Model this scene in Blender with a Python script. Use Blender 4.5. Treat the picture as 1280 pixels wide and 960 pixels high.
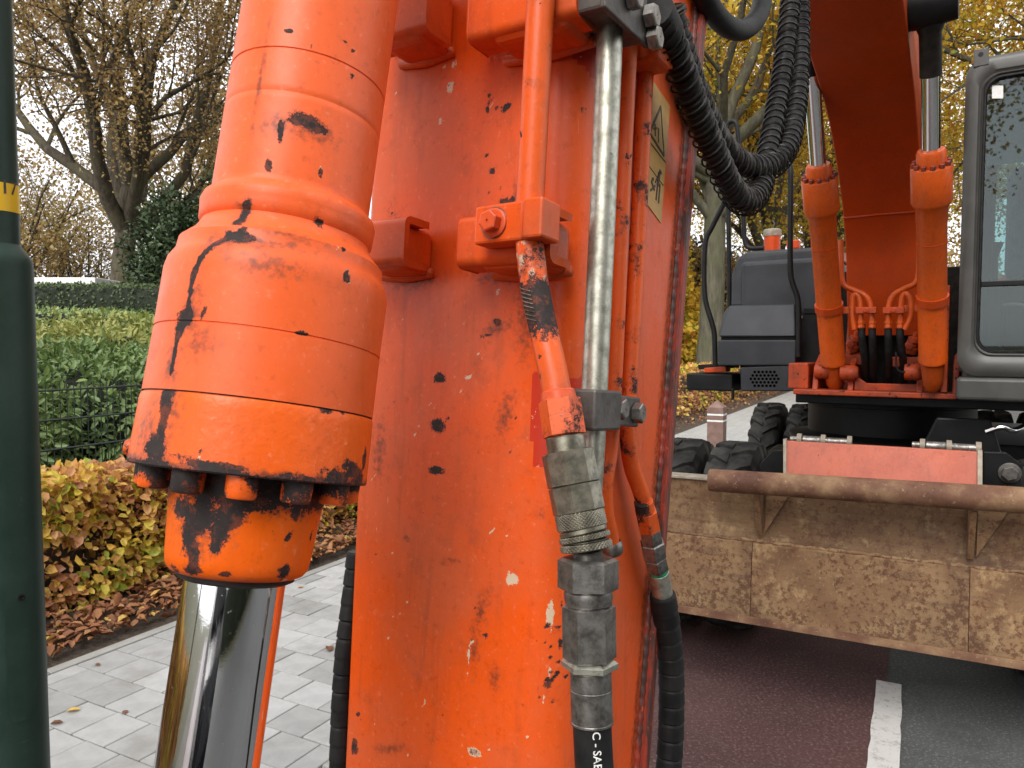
import bpy, bmesh, math, random
import numpy as np
from mathutils import Vector, Matrix, noise as mnoise
from mathutils.bvhtree import BVHTree

random.seed(5); RNG = np.random.default_rng(11)
sc = bpy.context.scene
for o in list(bpy.data.objects): bpy.data.objects.remove(o)
COL = sc.collection

# ------------------------------------------------------------------ camera, sky, sun, exposure
FPX = 950.0; EYE = 1.5; PITCH = math.atan(50 / 950.0)
cam_d = bpy.data.cameras.new('camera'); cam = bpy.data.objects.new('camera', cam_d); COL.objects.link(cam)
cam_d.sensor_width = 36; cam_d.lens = 36 * FPX / 1280; cam_d.clip_start = .02; cam_d.clip_end = 2000
cam.location = (0, 0, EYE); cam.rotation_euler = (math.pi / 2 - PITCH, 0, 0)
cam_d.dof.use_dof = True; cam_d.dof.focus_distance = .74; cam_d.dof.aperture_fstop = 45.0
sc.camera = cam

SUN_EL, SUN_AZ = math.radians(42), math.radians(200)     # azimuth clockwise from +Y
world = bpy.data.worlds.new('World'); sc.world = world; world.use_nodes = True
wn = world.node_tree; wn.nodes.clear()
sky = wn.nodes.new('ShaderNodeTexSky'); sky.sky_type = 'NISHITA'; sky.sun_disc = False
sky.sun_elevation = SUN_EL; sky.sun_rotation = SUN_AZ; sky.dust_density = 2.0; sky.air_density = 1.0; sky.ozone_density = 1.0
hs = wn.nodes.new('ShaderNodeHueSaturation'); hs.inputs['Saturation'].default_value = .12
bg = wn.nodes.new('ShaderNodeBackground'); bg.inputs['Strength'].default_value = .15
wo = wn.nodes.new('ShaderNodeOutputWorld')
ov = wn.nodes.new('ShaderNodeMix'); ov.data_type = 'RGBA'; ov.inputs['Factor'].default_value = .72      # even cloud cover over the clear sky
wtc = wn.nodes.new('ShaderNodeTexCoord'); cn_ = wn.nodes.new('ShaderNodeTexNoise'); cn_.inputs['Scale'].default_value = 2.2; cn_.inputs['Detail'].default_value = 5
cr = wn.nodes.new('ShaderNodeValToRGB'); cr.color_ramp.elements[0].position = .25; cr.color_ramp.elements[0].color = (2.7, 2.8, 3.05, 1); cr.color_ramp.elements[1].position = .75; cr.color_ramp.elements[1].color = (5.0, 5.0, 5.05, 1)
wn.links.new(wtc.outputs['Generated'], cn_.inputs['Vector']); wn.links.new(cn_.outputs['Fac'], cr.inputs[0])
wn.links.new(sky.outputs[0], hs.inputs['Color']); wn.links.new(hs.outputs[0], ov.inputs[6]); wn.links.new(cr.outputs[0], ov.inputs[7])
wn.links.new(ov.outputs[2], bg.inputs['Color']); wn.links.new(bg.outputs[0], wo.inputs[0])

sun_d = bpy.data.lights.new('sun', 'SUN'); sun_d.energy = 1.5; sun_d.angle = math.radians(38); sun_d.color = (1, .97, .93)
sun = bpy.data.objects.new('sun', sun_d); COL.objects.link(sun)
sdir = Vector((math.sin(SUN_AZ) * math.cos(SUN_EL), math.cos(SUN_AZ) * math.cos(SUN_EL), math.sin(SUN_EL)))
sun.rotation_euler = sdir.to_track_quat('Z', 'Y').to_euler(); sun.location = (0, 0, 30)

sc.view_settings.view_transform = 'Standard'; sc.view_settings.look = 'None'
sc.view_settings.exposure = 1.38; sc.view_settings.gamma = 1
sc.render.engine = 'CYCLES'
sc.cycles.use_denoising = True; sc.cycles.max_bounces = 8; sc.cycles.diffuse_bounces = 3
sc.cycles.glossy_bounces = 4; sc.cycles.transmission_bounces = 6; sc.cycles.transparent_max_bounces = 8
sc.cycles.caustics_reflective = False; sc.cycles.caustics_refractive = False

# ------------------------------------------------------------------ frames
CAMP = np.array([0, 0, EYE]); CP, SP = math.cos(PITCH), math.sin(PITCH)
Z = np.array([0., 0, 1])
def V(*a): return np.array(a, float)
def nrm(a): a = np.asarray(a, float); return a / np.linalg.norm(a)
def ray(px, py):
    u = (px - 640) / FPX; v = (480 - py) / FPX
    return V(u, CP + v * SP, -SP + v * CP)
def at(px, py, Y): d = ray(px, py); return CAMP + d * (Y / d[1])
def hit(px, py, P0, N): d = ray(px, py); return CAMP + d * (np.dot(np.asarray(P0) - CAMP, N) / np.dot(d, N))
def frame(deg):
    a = math.radians(deg); return V(math.cos(a), -math.sin(a), 0), V(math.sin(a), math.cos(a), 0)
CN, CF = frame(28)       # road and chassis: CN across, CF along the street
SN, SF = frame(32)       # swung upper structure and arm
def road(n, f, z=0): return CN * n + CF * f + Z * z
def up_(n, f, z=0): return SN * n + SF * f + Z * z
def sn(px, py, n): return hit(px, py, SN * n, SN)       # pixel onto a plane n = const of the upper frame
def sf(px, py, f): return hit(px, py, SF * f, SF)
def cf(px, py, f): return hit(px, py, CF * f, CF)
def gz(px, py, z=0): return hit(px, py, V(0, 0, z), Z)

# ------------------------------------------------------------------ mesh helpers
WORLD_O = {}
def empty(name, loc):
    o = bpy.data.objects.new(name, None); COL.objects.link(o); o.location = Vector(loc); o.empty_display_size = .2
    WORLD_O[o.name] = np.asarray(loc, float); return o
def tag(o, label=None, cat=None, group=None, kind=None):
    if label: o['label'] = label
    if cat: o['category'] = cat
    if group: o['group'] = group
    if kind: o['kind'] = kind
    return o
def link_mesh(name, me, origin, mat, parent):
    o = bpy.data.objects.new(name, me); COL.objects.link(o)
    if mat is not None: me.materials.append(mat)
    base = WORLD_O[parent.name] if parent else np.zeros(3)
    o.parent = parent; o.location = Vector(np.asarray(origin) - base); WORLD_O[o.name] = np.asarray(origin, float)
    return o

class MB:
    def __init__(s): s.v = []; s.f = []; s.n = 0; s.uv = []
    def add(s, verts, faces):
        verts = np.asarray(verts, float).reshape(-1, 3); b = s.n
        s.v.append(verts); s.n += len(verts)
        s.f.extend([tuple(i + b for i in f) for f in faces]); return s
    def grid(s, P, closed_u=False, closed_v=False):      # P: (nu, nv, 3)
        nu, nv = P.shape[:2]; fs = []
        for i in range(nu if closed_u else nu - 1):
            i2 = (i + 1) % nu
            for j in range(nv if closed_v else nv - 1):
                j2 = (j + 1) % nv
                fs.append((i * nv + j, i * nv + j2, i2 * nv + j2, i2 * nv + j))
        return s.add(P.reshape(-1, 3), fs)
    def tube(s, pts, r, seg=12, caps=True, twist=0):
        pts = np.asarray(pts, float); k = len(pts)
        r = np.full(k, r, float) if np.isscalar(r) else np.asarray(r, float)
        T = np.gradient(pts, axis=0); T /= np.linalg.norm(T, axis=1)[:, None] + 1e-12
        ref = V(0, 0, 1) if abs(T[0][2]) < .9 else V(1, 0, 0)
        u = nrm(np.cross(ref, T[0])); rings = []
        ang = np.linspace(0, 2 * math.pi, seg, endpoint=False) + twist
        for i in range(k):
            u = u - T[i] * np.dot(u, T[i]); u = nrm(u); w = np.cross(T[i], u)
            rings.append(pts[i] + r[i] * (np.cos(ang)[:, None] * u + np.sin(ang)[:, None] * w))
        P = np.array(rings); b = s.n; s.grid(P, closed_v=True)
        if caps:
            s.f.append(tuple(b + i for i in range(seg - 1, -1, -1))); s.f.append(tuple(b + (k - 1) * seg + i for i in range(seg)))
        return s
    def lathe(s, P0, axis, prof, seg=32, ref=None):       # prof: [(t, r)]
        axis = nrm(axis); ref = V(0.13, .2, .97) if ref is None else ref
        u = nrm(np.cross(ref, axis)); w = np.cross(axis, u)
        ang = np.linspace(0, 2 * math.pi, seg, endpoint=False)
        P = np.array([P0 + axis * t + rr * (np.cos(ang)[:, None] * u + np.sin(ang)[:, None] * w) for t, rr in prof])
        return s.grid(P, closed_v=True)
    def box(s, c, ax, half):
        c = np.asarray(c, float); a, b, d = [np.asarray(x, float) * h for x, h in zip(ax, half)]
        vs = [c + i * a + j * b + k * d for i in (-1, 1) for j in (-1, 1) for k in (-1, 1)]
        fs = [(0, 1, 3, 2), (4, 6, 7, 5), (0, 4, 5, 1), (2, 3, 7, 6), (0, 2, 6, 4), (1, 5, 7, 3)]
        if np.dot(np.cross(a, b), d) < 0: fs = [f[::-1] for f in fs]
        return s.add(vs, fs)
    def prism(s, poly, ext):                              # poly: list of 3D points in a plane, extruded by vector
        poly = [np.asarray(p, float) for p in poly]; k = len(poly); ext = np.asarray(ext, float)
        nn = sum((np.cross(poly[i] - poly[0], poly[(i + 1) % k] - poly[0]) for i in range(k)), np.zeros(3))
        if np.dot(nn, ext) > 0: poly = poly[::-1]
        vs = poly + [p + ext for p in poly]
        fs = [tuple(range(k)), tuple(range(2 * k - 1, k - 1, -1))] + [(i, i + k, (i + 1) % k + k, (i + 1) % k) for i in range(k)]
        return s.add(vs, fs)
    def hexprism(s, P0, axis, length, r, sides=6, cham=.15, ref=None, rot=0):
        axis = nrm(axis); ref = V(.13, .2, .97) if ref is None else ref
        u = nrm(np.cross(ref, axis)); w = np.cross(axis, u)
        ang = np.linspace(0, 2 * math.pi, sides, endpoint=False) + rot
        c = r * cham
        P = np.array([P0 + axis * t + rr * (np.cos(ang)[:, None] * u + np.sin(ang)[:, None] * w)
                      for t, rr in ((0, 0.001), (0, r - c), (c * .6, r), (length - c * .6, r), (length, r - c), (length, .001))])
        return s.grid(P, closed_v=True)
    def build(s, name, mat, parent=None, smooth=None, bevel=0, bseg=2, origin=None, attrs=None, uv=None):
        v = np.concatenate(s.v) if s.v else np.zeros((0, 3))
        if origin is None:
            lo, hi = v.min(0), v.max(0); origin = V((lo[0] + hi[0]) / 2, (lo[1] + hi[1]) / 2, lo[2])
        me = bpy.data.meshes.new(name); me.from_pydata([tuple(x) for x in (v - origin)], [], s.f); me.update()
        if attrs:
            for k, a in attrs.items():
                at_ = me.attributes.new(k, 'FLOAT', 'POINT'); at_.data.foreach_set('value', np.asarray(a, np.float32))
        o = link_mesh(name, me, origin, mat, parent)
        if smooth is not None:
            me.polygons.foreach_set('use_smooth', [True] * len(me.polygons))
            if smooth < 180: me.set_sharp_from_angle(angle=math.radians(smooth))
        if bevel:
            m = o.modifiers.new('bevel', 'BEVEL'); m.width = bevel; m.segments = bseg; m.limit_method = 'ANGLE'; m.angle_limit = math.radians(35)
            m.use_clamp_overlap = True; m.harden_normals = False
        return o
def smooth_path(pts, n=60):                               # Catmull-Rom through points
    p = np.asarray(pts, float); p = np.vstack([2 * p[0] - p[1], p, 2 * p[-1] - p[-2]]); out = []
    k = len(p) - 3; per = max(2, n // k)
    for i in range(k):
        a, b, c, d = p[i:i + 4]
        for t in np.linspace(0, 1, per, endpoint=False):
            out.append(.5 * ((2 * b) + (c - a) * t + (2 * a - 5 * b + 4 * c - d) * t * t + (3 * b - a - 3 * c + d) * t ** 3))
    out.append(p[-2]); return np.array(out)
def resample(p, step):
    d = np.r_[0, np.cumsum(np.linalg.norm(np.diff(p, axis=0), axis=1))]; n = max(2, int(d[-1] / step))
    t = np.linspace(0, d[-1], n); return np.stack([np.interp(t, d, p[:, k]) for k in range(3)], 1)
def text_mesh(body, size):
    c = bpy.data.curves.new('lettering', 'FONT'); c.body = body; c.size = size; c.align_x = 'CENTER'; c.align_y = 'CENTER'; c.resolution_u = 3
    c.offset = size * .012
    o = bpy.data.objects.new('lettering', c); COL.objects.link(o); dg = bpy.context.evaluated_depsgraph_get(); dg.update()
    me = o.evaluated_get(dg).to_mesh(); v = np.array([tuple(x.co) for x in me.vertices]); f = [tuple(p.vertices) for p in me.polygons]
    bpy.data.objects.remove(o); return v, f

# ------------------------------------------------------------------ material helpers
class NT:
    def __init__(s, name):
        s.m = bpy.data.materials.new(name); s.m.use_nodes = True; s.t = s.m.node_tree; s.t.nodes.clear()
        s.out = s.t.nodes.new('ShaderNodeOutputMaterial'); s.tc = s.t.nodes.new('ShaderNodeTexCoord'); s.obj = s.tc.outputs['Object']
    def n(s, typ, inp=None, **props):
        nd = s.t.nodes.new('ShaderNode' + typ)
        for k, v in props.items(): setattr(nd, k, v)
        for k, v in (inp or {}).items(): s.set(nd.inputs[k], v)
        return nd
    def set(s, sock, v):
        if isinstance(v, bpy.types.NodeSocket): s.t.links.new(v, sock)
        elif isinstance(v, (tuple, list)) and len(v) == 3 and sock.type == 'RGBA': sock.default_value = (*v, 1)
        else: sock.default_value = v
    def noise(s, scale, detail=4, rough=.55, vec=None, dist=0):
        return s.n('TexNoise', {'Vector': vec or s.obj, 'Scale': scale, 'Detail': detail, 'Roughness': rough, 'Distortion': dist}).outputs['Fac']
    def scaled(s, x, y, z, vec=None):
        return s.n('Mapping', {'Vector': vec or s.obj, 'Scale': (x, y, z)}).outputs[0]
    def ramp(s, fac, stops, interp='LINEAR'):
        nd = s.n('ValToRGB', {'Fac': fac}); e = nd.color_ramp.elements; nd.color_ramp.interpolation = interp
        while len(e) < len(stops): e.new(.5)
        for el, (p, c) in zip(e, stops):
            el.position = p; el.color = (*c, 1) if isinstance(c, (tuple, list)) else (c, c, c, 1)
        return nd.outputs[0]
    def step(s, fac, a, b): return s.n('MapRange', {'Value': fac, 'From Min': a, 'From Max': b}, interpolation_type='SMOOTHSTEP').outputs[0]
    def mix(s, fac, a, b, mode='MIX'):
        nd = s.n('Mix', data_type='RGBA', blend_type=mode); s.set(nd.inputs['Factor'], fac); s.set(nd.inputs[6], a); s.set(nd.inputs[7], b); return nd.outputs[2]
    def math(s, op, a, b=0.0, c=0.0, clamp=False):
        nd = s.n('Math', operation=op, use_clamp=clamp); s.set(nd.inputs[0], a); s.set(nd.inputs[1], b); s.set(nd.inputs[2], c); return nd.outputs[0]
    def attr(s, name): return s.n('Attribute', attribute_name=name).outputs['Fac']
    def bump(s, h, strength, dist=.01): return s.n('Bump', {'Height': h, 'Strength': strength, 'Distance': dist}).outputs[0]
    def bsdf(s, **k):
        nd = s.t.nodes.new('ShaderNodeBsdfPrincipled')
        names = dict(color='Base Color', rough='Roughness', metal='Metallic', normal='Normal', spec='Specular IOR Level', coat='Coat Weight', coat_rough='Coat Roughness')
        for a, v in k.items(): s.set(nd.inputs[names.get(a, a)], v)
        return nd.outputs[0]
    def done(s, sh): s.t.links.new(sh, s.out.inputs['Surface']); return s.m
M = {}

def paint(name, c1, c2, rough=.38, chipcol=(.011, .008, .0075), peel=.06, dirt=.5, fine=.735, attrs=True, peel_scale=350, dark=(.11, .035, .02)):
    t = NT(name)
    big = t.noise(5.5, 5, .6); mid = t.noise(30, 6, .65); fin = t.noise(170, 4, .6); strk = t.noise(1, 5, .6, t.scaled(60, 60, 5))
    col = t.mix(t.step(big, .36, .66), c1, c2)
    col = t.mix(t.math('MULTIPLY', t.step(strk, .5, .82), .55 * dirt), col, dark)
    col = t.mix(t.math('MULTIPLY', t.step(mid, .56, .8), .6 * dirt), col, dark)
    col = t.mix(t.math('MULTIPLY', t.step(fin, .6, .8), .22), col, (1.0, .55, .38))
    scr = t.math('MULTIPLY', t.step(t.noise(1, 2, .5, t.scaled(420, 420, 14)), .74, .80), t.step(big, .45, .6)); col = t.mix(t.math('MULTIPLY', scr, .45), col, (.9, .42, .25))
    mot = t.noise(85, 6, .75); col = t.mix(t.math('MULTIPLY', t.step(mot, .46, .30), .55), col, tuple(x * .62 for x in c1)); col = t.mix(t.math('MULTIPLY', t.step(mot, .54, .72), .40), col, (min(c1[0] * 1.05, .9), c1[1] * 1.55, c1[2] * 1.5 + .045))
    dus = t.noise(3.2, 6, .7); col = t.mix(t.math('MULTIPLY', t.step(dus, .48, .72), .42 * dirt + .08), col, (.42, .075, .03))
    blot = t.noise(13, 7, .7); col = t.mix(t.math('MULTIPLY', t.step(blot, .57, .78), .75 * dirt), col, tuple(x * 1.6 for x in dark))
    rg = t.math('ADD', rough, t.math('MULTIPLY', t.math('SUBTRACT', mid, .5), .35)); 
    chip = t.step(t.noise(48, 3, .55), fine, fine + .012); h = t.math('MULTIPLY', chip, -1.0)
    if attrs:
        edge = t.math('ADD', t.math('MULTIPLY', t.math('SUBTRACT', t.noise(150, 6, .7), .5), 2.1), t.math('MULTIPLY', t.math('SUBTRACT', t.noise(700, 3, .6), .5), .8))
        sm = t.math('MULTIPLY', t.step(t.math('ADD', t.attr('smear'), t.math('MULTIPLY', t.math('SUBTRACT', fin, .5), 1.6)), .1, .9), .8)
        col = t.mix(sm, col, (.055, .026, .018))
        redm = t.step(t.attr('sticker'), .45, .55); col = t.mix(redm, col, t.mix(t.step(t.noise(160, 4), .66, .68), (.52, .035, .012), (.70, .30, .2)))
        pl = t.step(t.math('ADD', t.attr('pale'), edge), .02, .1); col = t.mix(pl, col, (.62, .47, .33))
        ca = t.step(t.math('ADD', t.attr('chip'), edge), .02, .1); chip = t.math('MAXIMUM', chip, ca)
        rim = t.math('SUBTRACT', t.step(t.math('ADD', t.attr('chip'), edge), -.16, -.05), ca, clamp=True)
        col = t.mix(t.math('MULTIPLY', rim, .55), col, (.30, .05, .022))
        h = t.math('MULTIPLY', chip, -1.0)
    cc = t.mix(t.noise(220, 3), chipcol, tuple(x * 3.0 for x in chipcol)); cc = t.mix(t.math('MULTIPLY', t.step(t.noise(75, 6, .75), .50, .62), .85), cc, (.15, .034, .017))
    col = t.mix(chip, col, cc); rg = t.math('ADD', rg, t.math('MULTIPLY', chip, .3))
    hh = t.math('ADD', h, t.math('MULTIPLY', t.noise(peel_scale, 2), peel * 6)); 
    return t.done(t.bsdf(color=col, rough=rg, normal=t.bump(hh, .35, .0009), spec=.33))
M['stick'] = paint('orange_arm_paint', (.78, .088, .003), (.66, .108, .030), rough=.37, fine=.755, dirt=.55)
M['tube'] = paint('faded_orange_cylinder_paint', (.84, .128, .030), (.80, .115, .018), rough=.42, fine=.785, dirt=.32)
M['flange'] = paint('pebbled_orange_paint', (.84, .125, .012), (.82, .115, .008), rough=.38, fine=.80, dirt=.3, peel=.22, peel_scale=210)
M['nose'] = paint('bright_orange_paint', (.86, .13, .003), (.84, .12, .003), rough=.34, fine=.80, dirt=.25)
M['pipe_orange'] = paint('orange_pipe_paint', (.72, .10, .010), (.62, .098, .018), rough=.42, fine=.70, dirt=.6)
M['bracket'] = paint('orange_bracket_paint', (.70, .086, .006), (.60, .09, .014), rough=.42, fine=.745, dirt=.6, attrs=False)
M['pipe_plain'] = paint('orange_fitting_paint', (.66, .09, .02), (.56, .085, .03), rough=.42, fine=.68, dirt=.6, attrs=False)
M['boom'] = paint('shade_darkened_boom_orange', (.50, .054, .004), (.42, .050, .006), rough=.36, fine=.79, attrs=False, dirt=.45)  # darker than the arm's orange: the boom's shade is put into the colour
M['boom_dirty'] = paint('grimy_orange_paint', (.46, .055, .008), (.22, .035, .012), rough=.5, fine=.64, attrs=False, dirt=1.0, dark=(.03, .014, .01))
M['cyl_far'] = paint('brownish_orange_cylinder_paint', (.60, .085, .006), (.48, .075, .010), rough=.38, fine=.76, attrs=False, dirt=.8, dark=(.10, .03, .012))
M['salmon'] = paint('sun_bleached_red_paint', (.54, .145, .09), (.44, .125, .085), rough=.6, fine=.74, attrs=False, dirt=.75, dark=(.2, .07, .045))

def simple(name, c1, c2, scale=20, rough=.6, metal=0, bump=.1, bscale=150, dist=.002, spec=.4, lo=.35, hi=.65):
    t = NT(name); a = t.noise(scale, 6, .6); b = t.noise(bscale, 4, .6)
    col = t.mix(t.step(a, lo, hi), c1, c2); rg = t.math('ADD', rough - .1, t.math('MULTIPLY', b, .2))
    return t.done(t.bsdf(color=col, rough=rg, metal=metal, normal=t.bump(b, bump, dist), spec=spec))
M['rubber'] = simple('black_rubber', (.007, .007, .0075), (.018, .0175, .017), 30, .55, bump=.15, spec=.22)
M['spiral'] = simple('brown_black_spiral_guard', (.010, .008, .007), (.030, .025, .021), 60, .45, bump=.1, spec=.25)
M['black'] = simple('black_satin_paint', (.004, .004, .0045), (.010, .010, .0105), 8, .45, bump=.05, spec=.22)
M['grime'] = simple('oily_black_grime', (.007, .006, .005), (.022, .016, .012), 25, .5, bump=.3, bscale=60, dist=.004, spec=.25)
M['grey_panel'] = simple('dark_grey_panel_paint', (.021, .023, .027), (.032, .034, .039), 5, .42, bump=.03, spec=.35)
M['void'] = simple('unlit_opening', (.002, .002, .002), (.002, .002, .002), 5, 1.0, spec=0)
M['cab_grey'] = simple('cab_grey_paint', (0.049, 0.048, 0.043), (0.065, 0.063, 0.058), 7, .36, bump=.04)
M['tan_steel'] = simple('dusty_steel', (.26, .22, .17), (.36, .31, .25), 30, .6, metal=.3, bump=.3)
M['dark_block'] = simple('dark_steel_block', (.075, .068, .062), (.12, .11, .10), 50, .5, metal=.4, bump=.25)
M['white_text'] = simple('white_print', (.75, .75, .73), (.65, .65, .63), 90, .5)
M['black_text'] = simple('black_print', (.03, .025, .02), (.06, .05, .03), 90, .5)
def steel(name, c1, c2, rough, scale=70, gs=45, g0=.52):
    t = NT(name); a = t.noise(scale, 6, .7); b = t.noise(260, 3)
    grime = t.step(t.noise(gs, 7, .75), g0, g0 + .12)
    col = t.mix(t.step(a, .35, .7), c1, c2); col = t.mix(t.math('MULTIPLY', grime, .75), col, (.055, .05, .042))
    return t.done(t.bsdf(color=col, metal=t.math('SUBTRACT', .9, t.math('MULTIPLY', grime, .5)), rough=t.math('ADD', rough, t.math('MULTIPLY', a, .25)), normal=t.bump(b, .12, .001)))
M['zinc'] = steel('weathered_zinc_pipe', (0.546, 0.537, 0.458), (0.264, 0.264, 0.211), .3, gs=130, g0=.60)
M['fitting'] = steel('oily_steel_fitting', (0.312, 0.292, 0.226), (0.117, 0.109, 0.082), .28)
M['fitting2'] = steel('grey_steel_fitting', (0.315, 0.300, 0.277), (0.098, 0.090, 0.083), .28)
t = NT('hard_chrome'); sc_ = t.noise(1, 3, .5, t.scaled(300, 300, 20)); oil = t.noise(1, 5, .65, t.scaled(40, 40, 9)); sp_ = t.noise(190, 4, .7)
M['chrome'] = t.done(t.bsdf(color=t.mix(t.math('MULTIPLY', t.step(oil, .5, .75), .35), (.80, .80, .82), (.5, .46, .40)), metal=1.0, normal=t.bump(sp_, .03, .0005), rough=t.math('ADD', .04, t.math('ADD', t.math('MULTIPLY', t.step(sc_, .55, .8), .10), t.math('MULTIPLY', t.step(sp_, .62, .72), .25)))))
# knurled steel
t = NT('knurled_steel'); a = t.noise(60, 5, .6)
M['knurl'] = t.done(t.bsdf(color=t.mix(t.step(a, .3, .7), (.34, .32, .25), (.14, .13, .1)), metal=.85, rough=.42))
# rusty blade
def rust(name, k, speck, stain):
    t = NT(name); a = t.noise(3.5, 8, .65); b = t.noise(42, 8, .75); b2 = t.noise(105, 5, .7); c = t.noise(10, 7, .72); d = t.noise(1, 4, .6, t.scaled(9, 9, 60)); e = t.noise(2.1, 6, .7)
    K = lambda *v: tuple(x * k for x in v)
    col = t.ramp(a, [(.28, K(.15, .075, .037)), (.5, K(.27, .155, .078)), (.72, K(.43, .27, .135))])
    col = t.mix(t.math('MULTIPLY', t.step(c, .52, .66), .7), col, K(.54, .36, .18))
    sm = t.noise(1, 6, .7, t.scaled(3, 3, 34)); col = t.mix(t.math('MULTIPLY', t.step(sm, .5, .72), .55), col, K(.14, .085, .05))
    col = t.mix(t.math('MULTIPLY', t.step(t.math('MULTIPLY', b, t.math('ADD', .62, e)), .56, .66), speck), col, (.085, .026, .012))
    col = t.mix(t.math('MULTIPLY', t.step(b2, .60, .70), speck * .8), col, (.16, .055, .025))
    col = t.mix(t.math('MULTIPLY', t.step(b2, .40, .30), .6), col, K(.55, .42, .27))
    col = t.mix(t.math('MULTIPLY', t.step(d, .55, .8), .4), col, (.045, .03, .02))
    col = t.mix(t.math('MULTIPLY', t.step(t.noise(1.3, 5, .65), .42, .66), stain), col, (.06, .04, .028))
    return t.done(t.bsdf(color=col, rough=.72, normal=t.bump(b, .6, .004), spec=.3))
M['rust'] = rust('rusty_scraped_steel', .84, .75, .4)
M['rust_up'] = rust('brown_stained_steel', .66, .6, .6)
t = NT('rusty_pipe_steel'); a = t.noise(7, 7, .65); b = t.noise(70, 6, .7)
col = t.ramp(a, [(.3, (.085, .034, .022)), (.5, (.16, .078, .045)), (.72, (.30, .19, .10))])
col = t.mix(t.step(b, .58, .72), col, (.36, .27, .16))
M['rust_lip'] = M['rust_pipe'] = t.done(t.bsdf(color=col, rough=.7, normal=t.bump(b, .5, .002), spec=.3))
# ground materials
t = NT('red_brown_asphalt'); a = t.noise(1.2, 5); b = t.noise(75, 6, .75); c = t.noise(1, 6, .7, t.scaled(22, 22, 22))
col = t.mix(t.step(a, .3, .7), (.062, .029, .028), (.088, .042, .039)); col = t.mix(t.math('MULTIPLY', t.step(b, .52, .62), .9), col, (.19, .12, .11)); col = t.mix(t.math('MULTIPLY', t.step(b, .44, .36), .7), col, (.02, .011, .011)); col = t.mix(t.math('MULTIPLY', t.step(c, .52, .75), .5), col, (.12, .072, .066))
col = t.mix(t.math('MULTIPLY', t.step(t.noise(2.3, 6, .7), .52, .70), .55), col, (.030, .017, .017)); col = t.mix(t.math('MULTIPLY', t.step(t.noise(5, 6, .75), .58, .72), .4), col, (.13, .10, .085))
M['red_asphalt'] = t.done(t.bsdf(color=col, rough=.62, normal=t.bump(b, .55, .004), spec=.45))
t = NT('grey_asphalt'); a = t.noise(2, 5); b = t.noise(80, 6, .75); c = t.noise(1, 6, .7, t.scaled(4, 16, 1))
col = t.mix(t.step(a, .3, .7), (.062, .064, .062), (.088, .09, .087)); col = t.mix(t.math('MULTIPLY', t.step(b, .53, .63), .9), col, (.21, .21, .2)); col = t.mix(t.math('MULTIPLY', t.step(b, .44, .36), .7), col, (.02, .02, .02)); col = t.mix(t.step(c, .66, .70), col, (.03, .03, .028))
col = t.mix(t.math('MULTIPLY', t.step(t.noise(2.0, 6, .7), .52, .70), .5), col, (.03, .03, .03))
M['asphalt'] = t.done(t.bsdf(color=col, rough=.75, normal=t.bump(b, .6, .004)))
t = NT('worn_white_line'); a = t.noise(14, 6, .7); b = t.noise(160, 4, .7)
col = t.mix(t.step(a, .5, .72), (.60, .58, .55), (.30, .29, .27)); col = t.mix(t.step(t.noise(60, 5, .7), .6, .68), col, (.12, .115, .11))
M['line'] = t.done(t.bsdf(color=col, rough=.6, normal=t.bump(b, .4, .003)))
def concrete(name, ca, cb, rnd=True):
    t = NT(name); a = t.noise(9, 6, .65); b = t.noise(240, 4, .7); c = t.noise(55, 4, .7)
    col = t.mix(t.step(a, .3, .72), ca, cb)
    if rnd:
        r_ = t.n('ObjectInfo').outputs['Random']
        col = t.mix(t.math('MULTIPLY', r_, .75), col, t.mix(.6, col, (.35, .35, .335), 'MULTIPLY'))
        col = t.mix(t.math('MULTIPLY', t.step(t.noise(3.1, 5, .65, t.n('NewGeometry').outputs['Position']), .5, .72), .45), col, (.19, .18, .16))
    col = t.mix(t.math('MULTIPLY', t.step(c, .62, .7), .35), col, (.16, .15, .13)); col = t.mix(t.math('MULTIPLY', t.step(b, .6, .75), .3), col, (.6, .6, .58))
    return t.done(t.bsdf(color=col, rough=.8, normal=t.bump(b, .3, .002), spec=.35))
M['paver'] = concrete('grey_concrete_paver', (0.463, 0.463, 0.456), (0.375, 0.375, 0.369))
M['kerb'] = concrete('pale_concrete_kerb', (0.396, 0.391, 0.363), (0.308, 0.303, 0.286))
t = NT('distant_paving'); br = t.n('TexBrick', {'Vector': t.obj, 'Color1': (.36, .36, .35), 'Color2': (.31, .31, .30), 'Mortar': (.14, .14, .13), 'Scale': 1.0, 'Mortar Size': .004, 'Brick Width': .2, 'Row Height': .2})
M['paving_far'] = t.done(t.bsdf(color=br.outputs[0], rough=.8))
M['joint'] = simple('sandy_joint_soil', (.07, .062, .05), (.11, .10, .08), 60, .9, bump=.4)
M['soil'] = simple('dark_bed_soil', (.055, .04, .03), (.10, .078, .058), 30, .95, bump=1.0, bscale=70, dist=.02)
M['lawn'] = simple('rough_ground', (.05, .06, .025), (.09, .075, .04), 4, .95, bump=.6, bscale=30, dist=.03)
M['wood_post'] = simple('brown_wooden_post', (.16, .095, .075), (.22, .14, .115), 12, .7, bump=.3)
t = NT('dark_green_lamp_post_paint'); a = t.noise(6, 6, .65); b = t.noise(1, 3, .5, t.scaled(14, 14, 420)); c = t.noise(9, 3)
col = t.mix(t.step(a, .35, .65), (.011, .030, .022), (.020, .043, .033)); col = t.mix(t.math('MULTIPLY', t.math('MULTIPLY', t.step(b, .70, .76), t.step(c, .55, .62)), .8), col, (.16, .19, .17))
col = t.mix(t.math('MULTIPLY', t.step(t.noise(42, 6, .75), .60, .72), .5), col, (.055, .062, .052))
M['lamp'] = t.done(t.bsdf(color=col, rough=t.math('ADD', .36, t.math('MULTIPLY', a, .2)), spec=.28))
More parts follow.
